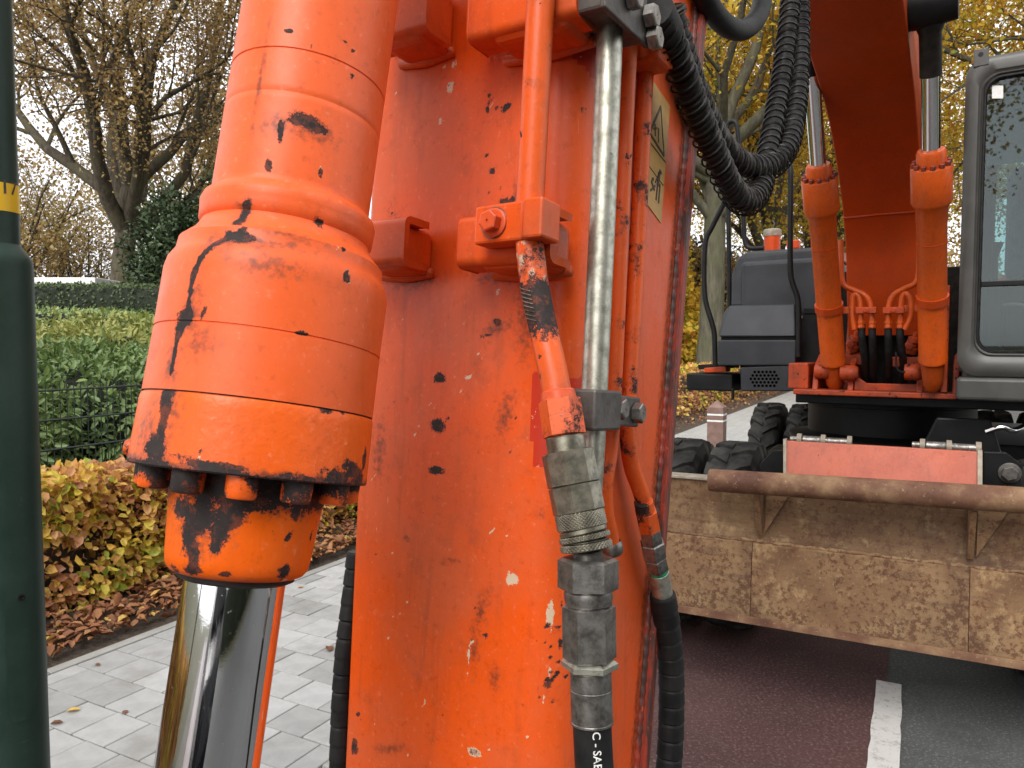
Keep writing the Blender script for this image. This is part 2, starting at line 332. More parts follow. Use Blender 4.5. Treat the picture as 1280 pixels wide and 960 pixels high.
M['yellow'] = simple('yellow_band', (.78, .50, .01), (.72, .45, .01), 20, .45)
M['sticker'] = simple('faded_ochre_sticker', (.58, .34, .10), (.45, .25, .07), 40, .5, lo=.3, hi=.7)
M['wire'] = simple('dark_green_wire', (.022, .030, .026), (.034, .044, .038), 30, .35)
M['green_ring'] = simple('green_ring', (.01, .22, .09), (.01, .26, .11), 30, .4)
M['white_wall'] = simple('white_render', (.62, .61, .58), (.68, .67, .64), 2, .8)
M['seat'] = simple('blue_grey_seat_fabric', (.05, .07, .09), (.07, .09, .115), 30, .9, spec=.1)
def bark(name, ca, cb, moss):
    t = NT(name); a = t.noise(1, 7, .7, t.scaled(9, 9, 2)); b = t.noise(1.3, 4)
    col = t.mix(t.step(a, .35, .68), ca, cb); col = t.mix(t.math('MULTIPLY', t.step(b, .42, .65), .6), col, moss)
    return t.done(t.bsdf(color=col, rough=.9, normal=t.bump(a, .8, .05), spec=.2))
M['bark'] = bark('brown_oak_bark', (.032, .026, .019), (.085, .068, .048), (.075, .07, .038))
M['bark2'] = bark('mossy_grey_bark', (.07, .064, .046), (.15, .135, .10), (.10, .105, .055))
def leafmat(name, stops, transl=.3, rough=.5, spec=.3):
    t = NT(name); col = t.ramp(t.attr('tint'), stops)
    col = t.mix(t.math('MULTIPLY', t.step(t.noise(45, 3), .5, .7), .35), col, tuple(np.array(stops[0][1]) * .7))
    p = t.bsdf(color=col, rough=rough, spec=spec); tr = t.n('BsdfTranslucent', {'Color': col})
    mx = t.n('MixShader', {0: transl}); t.t.links.new(p, mx.inputs[1]); t.t.links.new(tr.outputs[0], mx.inputs[2])
    return t.done(mx.outputs[0])
M['leaf_ochre'] = leafmat('ochre_autumn_leaves', [(0, (.15, .085, .034)), (.4, (.30, .19, .07)), (.75, (.42, .295, .11)), (1, (.33, .29, .095))], .42)
M['leaf_yellow'] = leafmat('yellow_green_autumn_leaves', [(0, (0.385, 0.165, 0.041)), (.3, (0.632, 0.372, 0.041)), (.65, (0.688, 0.522, 0.062)), (1, (0.275, 0.343, 0.055))], .45)
M['leaf_beech'] = leafmat('beech_hedge_leaves', [(0, (.24, .09, .045)), (.25, (.54, .25, .13)), (.5, (.72, .40, .13)), (.75, (.80, .60, .09)), (1, (.30, .40, .045))], .35, .42, .4)
M['leaf_litter'] = leafmat('fallen_brown_leaves', [(0, (0.138, 0.056, 0.027)), (.5, (0.312, 0.131, 0.060)), (.85, (0.450, 0.225, 0.100)), (1, (0.600, 0.413, 0.112))], .15, .6)
M['leaf_laurel'] = leafmat('glossy_evergreen_leaves', [(0, (.07, .12, .035)), (.5, (.15, .235, .07)), (1, (.28, .36, .12))], .22, .36, .45)
M['leaf_lime'] = leafmat('yellowish_shrub_leaves', [(0, (0.140, 0.196, 0.049)), (.5, (0.294, 0.322, 0.084)), (1, (0.504, 0.462, 0.154))], .3, .4, .4)
M['leaf_dark'] = leafmat('dark_evergreen_leaves', [(0, (0.019, 0.034, 0.016)), (.6, (0.046, 0.072, 0.028)), (1, (0.072, 0.102, 0.038))], .15, .5, .3)
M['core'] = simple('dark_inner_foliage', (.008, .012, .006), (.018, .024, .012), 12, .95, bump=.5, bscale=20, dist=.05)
M['leaf_hedge'] = leafmat('clipped_hedge_leaves', [(0, (0.039, 0.058, 0.023)), (.6, (0.072, 0.104, 0.036)), (1, (0.111, 0.150, 0.052))], .15, .55, .3)
t = NT('cab_glass'); fr = t.n('Fresnel', {'IOR': 1.5}).outputs[0]
tr = t.n('BsdfTransparent', {'Color': (.60, .72, .72)}); gl = t.n('BsdfGlossy', {'Color': (1, 1, 1), 'Roughness': .015}); mx = t.n('MixShader', {0: t.math('MULTIPLY', fr, 1.1)})
t.t.links.new(tr.outputs[0], mx.inputs[1]); t.t.links.new(gl.outputs[0], mx.inputs[2]); M['glass'] = t.done(mx.outputs[0])
M['sunshade'] = simple('crumpled_grey_sunblind', (.03, .042, .05), (.075, .095, .11), 3, .6, spec=.2)

# ------------------------------------------------------------------ the setting: ground, road, pavement
def sheet(name, n0, n1, f0, f1, z, mat, parent=None):
    return MB().add([road(n0, f0, z), road(n1, f0, z), road(n1, f1, z), road(n0, f1, z)], [(0, 1, 2, 3)]).build(name, mat, parent)
RZ = -.08                                                  # road level; the footway is at 0
g = MB().add([V(-600, -600, -.12), V(600, -600, -.12), V(600, 600, -.12), V(-600, 600, -.12)], [(0, 1, 2, 3)]).build('ground', M['lawn']); tag(g, kind='structure')
r1 = sheet('road', -1.72, 7.5, -60, 220, RZ, M['asphalt']); tag(r1, kind='structure')
r2 = sheet('cycle_lane', -1.72, -.085, -60, 220, RZ + .004, M['red_asphalt']); tag(r2, kind='structure')
def lane_marks():
    L = None
    for i, (fa, fb) in enumerate([(-3.2, .2), (1.9, 3.88), (8.6, 11.6), (14.6, 17.6)]):
        n0, n1 = -.125, -.02; fs = np.linspace(fa, fb, 24); P = []
        for f in fs: P.append([road(n0 + random.uniform(-.004, .004), f, RZ + .008), road(n1 + random.uniform(-.004, .004), f, RZ + .008)])
        o = MB().grid(np.array(P).transpose(1, 0, 2)).build('lane_line', M['line']); tag(o, kind='structure')
lane_marks()
PN0, PN1 = -3.44, -1.88
pav = sheet('pavement', -3.5, -1.72, -60, 7.2, -.03, M['joint']); tag(pav, kind='structure')
pf = sheet('footpath', -3.5, -1.86, 7.22, 220, -.004, M['paving_far']); tag(pf, kind='structure')
TS = .2
stones = []
for k in range(7):
    m = MB(); hx = TS / 2 - .0022
    m.box(V(0, 0, -.02), (CN, CF, Z), (hx - random.uniform(0, .0012), hx - random.uniform(0, .0012), .02))
    o = m.build('paving_stone', M['paver'], pav, bevel=.0028, bseg=1, origin=V(0, 0, 0)); stones.append(o)
used = [False] * 7
def place(o, k, P, parent, rot=(0, 0, 0)):
    if not used[k]: used[k] = True; c = o
    else:
        c = o.copy(); COL.objects.link(c)
    c.location = Vector(P - WORLD_O[parent.name]); c.rotation_euler = rot; return c
hst = MB().box(V(0, 0, -.02), (CN, CF, Z), (TS / 4 - .0022, TS / 2 - .0022, .02)).build('paving_stone', M['paver'], pav, bevel=.0028, bseg=1, origin=V(0, 0, 0)); hst_used = False
f = 1.02; row = 0
while f < 7.2:
    n = PN0 + TS / 2 + (0 if row % 2 == 0 else TS / 2)
    if row % 2:
        for hn in (PN0 + TS / 4, -1.84 - TS / 4):
            c = hst if not hst_used else hst.copy()
            if hst_used: COL.objects.link(c)
            hst_used = True; c.location = Vector(road(hn, f, random.uniform(-.001, .001)) - WORLD_O[pav.name])
    while n < -1.84 - TS / 2 + .01:
        k = random.randrange(7)
        place(stones[k], k, road(n, f, random.uniform(-.0016, .0016)), pav, (random.uniform(-.008, .008), random.uniform(-.008, .008), random.uniform(-.006, .006)))
        n += TS
    f += TS; row += 1
ks = MB().box(V(0, 0, 0), (CN, CF, Z), (.03, .496, .06)).build('edging_stone', M['kerb'], pav, bevel=.004, origin=V(0, 0, 0))
kb = MB().box(V(0, 0, 0), (CN, CF, Z), (.065, .496, .1)).build('kerb_stone', M['kerb'], pav, bevel=.012, origin=V(0, 0, 0))
for i in range(9):
    for src, n, z in ((ks, -3.472, -.054), (kb, -1.7735, -.096)):
        c = src if i == 0 else src.copy()
        if i: COL.objects.link(c)
        c.location = Vector(road(n, -.5 + i * 1.0, z) - WORLD_O[pav.name])
e2 = MB().box(road(-1.7735, 110, -.096), (CN, CF, Z), (.065, 101, .1)).build('kerb', M['kerb'], None, bevel=.012); tag(e2, kind='structure')
# planting bed, a gently heaped strip of soil
nn = np.linspace(-8.5, -3.505, 40); ff = np.linspace(-3, 40, 120); P = np.zeros((len(nn), len(ff), 3))
for i, a in enumerate(nn):
    for j, b in enumerate(ff):
        P[i, j] = road(a, b, -.035 + .05 * min(1, (-3.505 - a) / .6) + .02 * mnoise.noise(Vector((a * 3, b * 3, 0))))
bed = MB().grid(P).build('planting_bed', M['soil'], None, smooth=180); tag(bed, kind='structure')

# ------------------------------------------------------------------ foliage helpers
def leaf_mesh(name, P, D, U, L, W, tint, mat, parent, origin=None, shape=6, fold=.25):
    """P base points, D leaf direction, U leaf normal, L/W length and width arrays, tint per leaf"""
    n = len(P); D = D / (np.linalg.norm(D, axis=1)[:, None] + 1e-9); U = U - D * np.sum(U * D, 1)[:, None]; U /= np.linalg.norm(U, axis=1)[:, None] + 1e-9
    S = np.cross(D, U)
    if shape == 6:
        prof = [(0, 0, 0), (.45, .28, fold), (.42, .68, fold * .8), (0, 1, -.05), (-.42, .68, fold * .8), (-.45, .28, fold)]
        fl = np.array([0, 1, 2, 3, 0, 3, 4, 5]); per = 2
    else:
        prof = [(0, 0, 0), (.5, .45, fold), (0, 1, 0), (-.5, .45, fold)]; fl = np.array([0, 1, 2, 3]); per = 1
    k = len(prof); co = np.zeros((n, k, 3))
    for i, (s, d, u) in enumerate(prof):
        co[:, i] = P + S * (s * W)[:, None] + D * (d * L)[:, None] + U * (u * W)[:, None]
    if origin is None:
        origin = V(co[..., 0].mean(), co[..., 1].mean(), co[..., 2].min())
    me = bpy.data.meshes.new(name); me.vertices.add(n * k); me.vertices.foreach_set('co', (co - origin).ravel().astype(np.float32))
    loops = (np.arange(n)[:, None] * k + fl[None]).ravel().astype(np.int32); me.loops.add(len(loops)); me.loops.foreach_set('vertex_index', loops)
    me.polygons.add(n * per); me.polygons.foreach_set('loop_start', np.arange(0, n * per * 4, 4, dtype=np.int32)); me.polygons.foreach_set('loop_total', np.full(n * per, 4, np.int32))
    a = me.attributes.new('tint', 'FLOAT', 'POINT'); a.data.foreach_set('value', np.repeat(tint, k).astype(np.float32))
    me.update(calc_edges=True); me.validate()
    return link_mesh(name, me, origin, mat, parent)
def rdir(n): v = RNG.normal(size=(n, 3)); return v / np.linalg.norm(v, axis=1)[:, None]
def patchy(P, s): return np.array([mnoise.noise(Vector(p * s)) for p in P])

def gen_tree(seed, H, r0, trunk_h, limbs, up, spread, levels, kids, leaf_per, leafL, mats, lean=(0, 0), thin=1.0, leaf_sig=.22, tint=(.5, .25), fork=.62, limb=(.32, .5)):
    rg = np.random.default_rng(seed); br = []; lp = []
    def grow(p, d, length, r, lv):
        k = 7 if lv < 2 else 4; pts = [p]; dd = d.copy()
        for i in range(k):
            dd = nrm(dd + rg.normal(size=3) * (.10 if lv else .03) * (1 + .5 * lv) + Z * (up * (.5 if lv == 1 else .22) if lv else 0)); pts.append(pts[-1] + dd * length / k)
        pts = np.array(pts); rr = np.linspace(r, r * (.62 if lv == 0 else .3), k + 1); br.append((pts, rr, lv))
        if lv == levels:
            for _ in range(leaf_per):
                t = rg.uniform(.1, 1.05); i = min(int(t * k), k - 1); q = pts[i] + (pts[i + 1] - pts[i]) * (t * k - i); lp.append(q + rg.normal(size=3) * leaf_sig)
            return
        c = limbs if lv == 0 else kids
        for j in range(c):
            t = (rg.uniform(fork, 1.0) if lv == 0 else .22 + .78 * (j + rg.uniform(.2, 1)) / c); t = min(t, .999)
            i = int(t * k); q = pts[i] + (pts[i + 1] - pts[i]) * (t * k - i); base = nrm(pts[min(i + 1, k)] - pts[i])
            az = j * 2.4 + rg.uniform(-.5, .5); ref = nrm(np.cross(base, V(.3, .8, .1))); ref2 = np.cross(base, ref)
            side = ref * math.cos(az) + ref2 * math.sin(az); ang = (rg.uniform(.28, spread) if lv == 0 else rg.uniform(.45, 1.05))
            nd = nrm(base * math.cos(ang) + side * math.sin(ang))
            ln = (H - trunk_h) * rg.uniform(.62, .95) if lv == 0 else length * rg.uniform(.38, .62)
            rad = (r0 * rg.uniform(*limb) if lv == 0 else max(rr[i] * rg.uniform(.38, .55), .008))
            grow(q, nd, ln, rad, lv + 1)
    pts0 = V(0, 0, -.2); d0 = nrm(V(lean[0], lean[1], 1)); grow(pts0, d0, trunk_h, r0, 0)
    wood = MB()
    for pts, rr, lv in br:
        if lv == 0:
            rr = rr.copy(); rr[0] *= 1.35
        wood.tube(pts, rr, (12, 8, 6, 4, 3)[min(lv, 4)], caps=False)
    lp = np.array(lp); n = len(lp); keep = (patchy(lp, .45) + RNG.uniform(-.6, .6, n)) > (thin - 1.0); lp = lp[keep]; n = len(lp)
    D = rdir(n); D[:, 2] -= .3; U = rdir(n); U[:, 2] += .8; L = leafL * RNG.uniform(.6, 1.25, n)
    tn = np.clip(tint[0] + tint[1] * 1.6 * patchy(lp, .35) + RNG.normal(size=n) * tint[1] * .7, 0, 1)
    return wood, lp, D, U, L, tn
TREES = {}
def tree_obj(key, P, label, name, group, rot=0, scale=1.0):
    wood, lp, D, U, L, tn, mb, ml, cached = TREES[key]
    root = empty(name, P); root.rotation_euler = (0, 0, rot); root.scale = (scale,) * 3
    if cached is None:
        a = wood.build('trunk', M[mb], None, smooth=60, origin=V(0, 0, 0)); b = leaf_mesh('crown', lp, D, U, L, L * .72, tn, M[ml], None, origin=V(0, 0, 0), shape=4)
        a.parent = root; b.parent = root; TREES[key][8] = (a, b)
    else:
        for src in cached:
            c = src.copy(); COL.objects.link(c); c.parent = root
    tag(root, label, 'tree', group); return root
def mk_tree(key, mb, ml, *a, **k): TREES[key] = [*gen_tree(*a, None, **k), mb, ml, None]
mk_tree('oak', 'bark', 'leaf_ochre', 3, 20, .50, 7.6, 10, .22, 1.15, 3, 7, 210, .13, thin=.98, fork=.74, limb=(.42, .62), leaf_sig=.42, tint=(.45, .26))
mk_tree('lime', 'bark2', 'leaf_yellow', 8, 19, .36, 7.2, 11, .04, 1.15, 3, 8, 120, .15, thin=.92, leaf_sig=.45, tint=(.5, .3))
mk_tree('lime2', 'bark2', 'leaf_yellow', 21, 19, .38, 7.0, 12, .03, 1.2, 3, 8, 120, .15, thin=.92, leaf_sig=.45, tint=(.42, .3))
mk_tree('small', 'bark', 'leaf_ochre', 31, 11, .2, 3.2, 7, .25, .8, 3, 6, 36, .17, thin=1.0, leaf_sig=.4, tint=(.55, .3))
def gp(px, Y): return V((px - 640) / FPX * Y, Y, -.05)
tree_obj('oak', gp(141, 28), 'large many-limbed oak with thin ochre leaves rising beside the dark evergreen bush', 'oak_tree', None, 2.1)
for i, (px, Y, rot, s, lb) in enumerate([(52, 46, .3, 1.0, 'slender ochre tree over the white roof, closest to the lamp post'), (84, 50, 1.9, 1.05, 'slender ochre tree over the white roof, middle one of the three'),
                                      (108, 47, 4.0, .95, 'slender ochre tree over the white roof, closest to the big oak'), (205, 52, 3.1, 1.5, 'ochre tree standing far behind the dark evergreen bush'), (262, 44, 5.1, 1.6, 'tall ochre tree filling the gap between oak and cylinder'), (20, 40, 2.6, 1.2, 'ochre tree rising right beside the lamp post shaft')]):
    tree_obj('small', gp(px, Y), lb, 'autumn_tree', 'ochre trees in the distance', rot, s)
for i, (n, f, key, rot, s, lb) in enumerate([
        (-4.9, 20.3, 'lime', .8, 1.0, 'street tree with pale mossy trunk behind the autumn hedge next to the arm'),
        (-4.9, 31.5, 'lime2', 2.2, 1.0, 'street tree with grey trunk seen above the orange exhaust stack'),
        (-4.9, 44, 'lime', 4.4, 1.0, 'street tree mostly hidden behind the boom cylinder next to the engine cover'),
        (-4.9, 57, 'lime2', 5.4, 1.0, 'farthest yellow street tree behind the excavator boom'),
        (6.8, 27, 'lime2', 3.6, 1.0, 'yellow-leaved street tree whose crown shows above the cab roof'),
        (7.2, 41, 'lime', 1.4, 1.0, 'yellow-leaved street tree showing between boom and cab'),
        (9.5, -9, 'oak', 4.0, .8, 'tree across the street mirrored in the cab windscreen'),
        (-6.5, -10, 'lime', 3.0, .8, 'tree added behind the viewer for the chrome rod to mirror')]):  # last tree is an unseen extra, placed for the rod's reflection
    tree_obj(key, road(n, f, -.05), lb, 'street_tree', 'trees lining the street', rot, s)

def shell_points(c, ax, half, n, noise_amp, jitter, power=2.6):
    """points near the surface of a lumpy super-ellipsoid"""
    d = rdir(n); k = (np.abs(d) ** power).sum(1) ** (-1 / power); q = d * k[:, None]
    lump = 1 + noise_amp * np.array([mnoise.noise(Vector(x * 2.3)) + .5 * mnoise.noise(Vector(x * 5)) for x in q])
    r = lump * (1 - np.abs(RNG.normal(size=n)) * jitter)
    W = np.array([a * h for a, h in zip(ax, half)]); P = np.asarray(c) + (q * r[:, None]) @ W
    Nn = (d / np.array(half)) @ np.array(ax); return P, Nn / np.linalg.norm(Nn, axis=1)[:, None]
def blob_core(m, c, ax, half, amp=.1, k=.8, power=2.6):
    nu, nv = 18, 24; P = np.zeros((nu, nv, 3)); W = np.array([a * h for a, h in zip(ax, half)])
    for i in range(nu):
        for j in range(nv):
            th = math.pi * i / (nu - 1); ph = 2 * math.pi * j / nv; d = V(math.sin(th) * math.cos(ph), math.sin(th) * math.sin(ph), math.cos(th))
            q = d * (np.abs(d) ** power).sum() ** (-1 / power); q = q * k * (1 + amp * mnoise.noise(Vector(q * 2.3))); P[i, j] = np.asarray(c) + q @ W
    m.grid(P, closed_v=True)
def bush(name, label, cat, c, ax, half, n, leafL, mat, aspect=.5, amp=.22, jit=.16, tint=(.5, .25), droop=.2, core=True, out=.7, power=2.6, group=None, shape=4, coremat='core', ck=.72, filt=None):
    root = empty(name, V(c[0], c[1], max(c[2] - half[2], -.05))); tag(root, label, cat, group)
    P, Nn = shell_points(c, ax, half, n, amp, jit, power)
    ok = P[:, 2] > .02
    if filt is not None: ok &= filt(P)
    P, Nn = P[ok], Nn[ok]; n = len(P)
    D = Nn * out + rdir(n) * .8; D[:, 2] -= droop; U = Nn + rdir(n) * .55; U[:, 2] += .5; L = leafL * RNG.uniform(.65, 1.3, n)
    tn = np.clip(tint[0] + tint[1] * 1.3 * patchy(P, 1.6) + RNG.normal(size=n) * tint[1] * .7, 0, 1)
    lf = leaf_mesh('foliage', P, D, U, L, L * aspect, tn, M[mat], root, shape=shape); lf['kind'] = 'stuff'
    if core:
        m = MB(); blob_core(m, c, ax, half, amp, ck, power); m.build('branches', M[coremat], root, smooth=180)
    return root
XA = (V(1, 0, 0), V(0, 1, 0), Z); RA = (CN, CF, Z)
# dark evergreen beside the oak, other evergreens
for i, (n, f, h, w, lb, mt) in enumerate([(-7.2, 22, 2.3, 1.6, 'autumn understorey shrub behind the pale mossy trunk', 'leaf_yellow'), (-7.0, 29, 2.6, 2.0, 'autumn understorey shrub seen behind the handrails', 'leaf_ochre'), (-6.8, 38, 2.8, 2.4, 'autumn understorey shrub beside the boom cylinder', 'leaf_yellow'), (9.5, 34, 3.2, 3.4, 'autumn shrub showing in the gap between boom and cab', 'leaf_yellow'), (-1.5, 75, 5.5, 9, 'distant autumn thicket closing the end of the street', 'leaf_ochre')]):
    bush('autumn_shrub', lb, 'shrub', road(n, f, h * .9), RA, (w, w * 1.2, h), 9000, .2 if w < 5 else .45, mt, .7, .4, .3, group='autumn shrubs behind the street trees', ck=.5)
bush('evergreen_bush', 'tall dark evergreen bush at the foot of the big oak', 'bush', V(-9.9, 23, 2.5), XA, (1.45, 1.6, 3.2), 24000, .17, 'leaf_dark', .45, .35, .22)
bush('evergreen_bush', 'dark evergreen bush rising behind the cylinder beside the oak', 'bush', V(-8.0, 24, 2.9), XA, (2.2, 2.0, 3.9), 24000, .17, 'leaf_dark', .45, .35, .22)
for i, (n, f, h, w, lb) in enumerate([(-9.5, 24, 2.6, 2.6, 'dark evergreen behind the pale mossy tree trunk'), (-9.5, 31, 3.0, 3.0, 'dark evergreen seen through the handrails above the exhaust'),
                                   (-10, 39, 3.4, 3.4, 'dark evergreen seen beside the boom cylinder gland'), (-10.5, 49, 3.6, 4.0, 'farthest dark evergreen behind the street trees')]):
    bush('evergreen_bush', lb, 'bush', road(n, f, h * .9), RA, (w * .9, w * 1.2, h), 14000, .24, 'leaf_dark', .5, .35, .2, group='evergreens behind the street trees')
# clipped hedges at the far garden
bush('clipped_hedge', 'tall dark clipped hedge below the white flat roof', 'hedge', V(-9.8, 16.2, 1.32), XA, (4.2, .7, 1.42), 34000, .07, 'leaf_hedge', .6, .03, .03, power=9, out=.3, ck=.95)
bush('clipped_hedge', 'lower bright green clipped hedge in front of the tall one', 'hedge', V(-7.8, 11.4, .95), XA, (2.6, .6, 1.06), 24000, .055, 'leaf_laurel', .6, .05, .04, power=8, out=.3, tint=(.8, .2), ck=.93)
# laurel mass behind the fence
for i, (n, f, h, w, lb, mt, aspect, L) in enumerate([
        (-6.75, 2.6, .85, 1.15, 'glossy evergreen shrub behind the wire fence beside the lamp post', 'leaf_laurel', .38, .088),
        (-6.95, 4.6, .86, 1.3, 'glossy evergreen shrub behind the wire fence beside the cylinder', 'leaf_laurel', .38, .088),
        (-7.6, 6.7, .9, 1.3, 'evergreen shrub further along behind the fence, mostly covered by the cylinder', 'leaf_laurel', .38, .088),
        (-8.3, 3.6, 1.02, 1.3, 'yellowish green shrub rising behind the glossy evergreens', 'leaf_lime', .38, .10),
        (-8.7, 6.2, 1.05, 1.5, 'yellowish green shrub touching the cylinder flank behind the evergreens', 'leaf_lime', .38, .10)]):
    bush('evergreen_shrub', lb, 'shrub', road(n, f, h * .82), RA, (w, w * 1.15, h * .9), 15000, L, mt, aspect, .2, .16, tint=(.5, .25), group='shrubs behind the fence', shape=6)
# autumn beech hedges
def beech(label, n0, n1, f0, f1, h, count, L, twigs=True, shape=6):
    root = empty('beech_hedge', road((n0 + n1) / 2, (f0 + f1) / 2, 0)); tag(root, label, 'hedge', 'beech hedges along the footway')
    A = RNG.uniform(0, 1, count); face = RNG.uniform(0, 1, count); nn_ = np.empty(count); zz = np.empty(count)
    front = face < .52; top = (face >= .52) & (face < .86); rest = ~(front | top)
    dep = np.abs(RNG.normal(size=count)) * .09
    nn_[front] = n1 - dep[front]; zz[front] = RNG.uniform(.04, h, front.sum())
    nn_[top] = RNG.uniform(n0, n1, top.sum()); zz[top] = h - dep[top]
    nn_[rest] = RNG.uniform(n0, n1, rest.sum()); zz[rest] = RNG.uniform(.05, h, rest.sum())
    ff_ = f0 + (f1 - f0) * A
    P = CN * nn_[:, None] + CF * ff_[:, None] + Z * zz[:, None]
    lump = patchy(P, 2.2); P += CN * (lump * .13)[:, None] + Z * (lump * .07)[:, None]
    gap = patchy(P + 7, 2.8) + .25 * RNG.normal(size=count); ok = (gap > -.24) | ~front; P, front, top = P[ok], front[ok], top[ok]; n = len(P)
    out = CN * front[:, None] * .8 + Z * top[:, None] * .7
    D = out + rdir(n) * .75; D[:, 2] -= .25; U = out * 1.0 + rdir(n) * .6; U[:, 2] += .35
    LL = L * RNG.uniform(.4, 1.45, n); tn = np.clip(.5 + .55 * patchy(P, 1.9) + RNG.normal(size=n) * .2, 0, 1)
    lf = leaf_mesh('foliage', P, D, U, LL, LL * .68, tn, M['leaf_beech'], root, shape=shape); lf['kind'] = 'stuff'
    if twigs:
        m = MB(); rg = np.random.default_rng(4)
        for f in np.arange(f0, f1, .16):
            p = road(rg.uniform(n0 + .1, n1 - .12), f + rg.uniform(-.05, .05), -.03); d = nrm(V(*(rg.normal(size=2) * .25), 1))
            q = [p]
            for k in range(5): d = nrm(d + rg.normal(size=3) * .18); q.append(q[-1] + d * h / 5.5)
            m.tube(q, np.linspace(.016, .006, 6), 5)
            for _ in range(5):
                i = rg.integers(1, 5); d2 = nrm(rg.normal(size=3) + CN * .8); a = q[i]; m.tube([a, a + d2 * .12 + Z * .03, a + d2 * .24 + Z * .07], [.006, .005, .003], 4)
        m.build('stems', M['bark'], root, smooth=60)
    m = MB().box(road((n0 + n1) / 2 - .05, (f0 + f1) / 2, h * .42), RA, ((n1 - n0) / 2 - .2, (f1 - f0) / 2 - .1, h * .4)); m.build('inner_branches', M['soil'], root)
    return root
beech('low beech hedge in yellow and copper autumn leaf between fence and footway', -4.75, -4.12, -6, 9.5, .73, 56000, .058)
beech('beech hedge in autumn leaf further along the footway by the wooden bollard', -4.9, -4.15, 10.5, 30, 1.0, 15000, .075, twigs=False, shape=4)
# leaf litter
n = 5200; a = -3.62 - np.abs(RNG.normal(size=n)) * .42; b = RNG.uniform(.3, 28, n) ** 1.0; b[:3800] = RNG.uniform(.6, 7.5, 3800)
P = CN * a[:, None] + CF * b[:, None] + Z * (.0 + .05 * np.clip((-3.5 - a) / .6, 0, 1) + RNG.uniform(0, .03, n))[:, None]
D = rdir(n); D[:, 2] *= .35; U = rdir(n) * .45; U[:, 2] += 1; L = .062 * RNG.uniform(.55, 1.3, n)
lt = leaf_mesh('leaf_litter', P, D, U, L, L * .62, np.clip(RNG.normal(size=n) * .28 + .45, 0, 1), M['leaf_litter'], None, fold=.35); tag(lt, 'brown fallen leaves heaped on the soil under the beech hedge', 'leaves', kind='stuff')
for i, (px, py, s, tn, lb) in enumerate([(101, 887, .055, 1.0, 'yellow fallen leaf lying on the grey paving'), (118, 830, .04, .2, 'small brown leaf on the paving near the edging'), (412, 808, .07, .1, 'curled brown leaf on the paving next to the arm'),
                                       (153, 893, .035, .2, 'tiny brown leaf lying between chrome rod and lamp post'), (62, 905, .05, .05, 'thin dark leaf on paving at the foot of the lamp post'), (372, 735, .04, .9, 'small green and yellow leaf on the paving under the cylinder nose')]):
    p = gz(px, py, .004); th = RNG.uniform(0, 6.28)
    o = leaf_mesh('fallen_leaf', p[None], V(math.cos(th), math.sin(th), .05)[None], V(.1, .1, 1)[None], np.array([s]), np.array([s * .6]), np.array([tn]), M['leaf_litter'], None)
    tag(o, lb, 'leaf', 'leaves on the paving')

# ------------------------------------------------------------------ wire fence
fence = empty('wire_fence', road(-5.25, 4.5, 0)); tag(fence, 'dark green wire mesh fence between the beech hedge and the shrubs', 'fence')
FD = nrm(CF + CN * -.05); FN0 = road(-5.02, 1.2, 0)
m = MB()
for k, s in enumerate(np.arange(0, 8.0, .05)):
    p = FN0 + FD * s; m.tube([p + Z * .03, p + Z * 1.24], .0036, 4)
w = m.build('upright_wires', M['wire'], fence); w['kind'] = 'stuff'
for z in (.19, .39, .59, .79, .99, 1.19):
    MB().tube([FN0 + Z * z, FN0 + FD * 4 + Z * z, FN0 + FD * 8 + Z * z], .0078, 6).build('cross_wire', M['wire'], fence)
for s in (.3, 3.6, 6.1):
    MB().box(FN0 + FD * s + CN * -.03 + Z * .63, (FD, np.cross(Z, FD), Z), (.03, .02, .66)).build('post', M['wire'], fence, bevel=.004)

# ------------------------------------------------------------------ house behind the hedge
hs_ = empty('flat_roofed_house', V(-17, 27, 0)); tag(hs_, 'low house with pale flat roof edge showing above the clipped hedge', 'house')
MB().box(V(-18.9, 26, 1.6), XA, (5.9, 2.5, 1.68)).build('wall', M['white_wall'], hs_)
MB().box(V(-18.9, 26, 3.40), XA, (6.3, 2.9, .11)).build('roof', M['white_wall'], hs_, bevel=.02)

bh = empty('added_brick_house', road(14, -8, 0)); tag(bh, 'brick house added out of view for the chrome rod to mirror', 'house')  # invented house behind the viewer, only there to be reflected in the chrome
M['brick'] = simple('dark_red_brick', (.10, .045, .03), (.16, .075, .05), 25, .85, bump=.4, bscale=40, dist=.01)
MB().box(road(14, -9, 2.7), RA, (3, 9, 2.75)).build('wall', M['brick'], bh)
MB().prism([road(10.5, -18.4, 5.4), road(17.5, -18.4, 5.4), road(14, -18.4, 8.6)], CF * 18.8).build('roof', M['core'], bh)
for f in (-16, -12.5, -6, -2.5):
    w_ = MB().box(road(10.97, f, 1.6), RA, (.06, .9, .75)).build('window', M['white_wall'], bh); MB().box(road(10.90, f, 1.6), RA, (.02, .8, .65)).build('pane', M['black'], w_)
MB().box(road(10.97, -9.3, 1.05), RA, (.06, .5, 1.05)).build('door', M['lamp'], bh, bevel=.01)
bush('clipped_hedge', 'dark garden hedge added out of view for the chrome rod to mirror', 'hedge', road(9.2, -8, .6), RA, (.5, 9, .95), 9000, .09, 'leaf_hedge', .6, .05, .05, power=8, out=.3, ck=.93)  # unseen hedge, added with the house to give the chrome dark surroundings

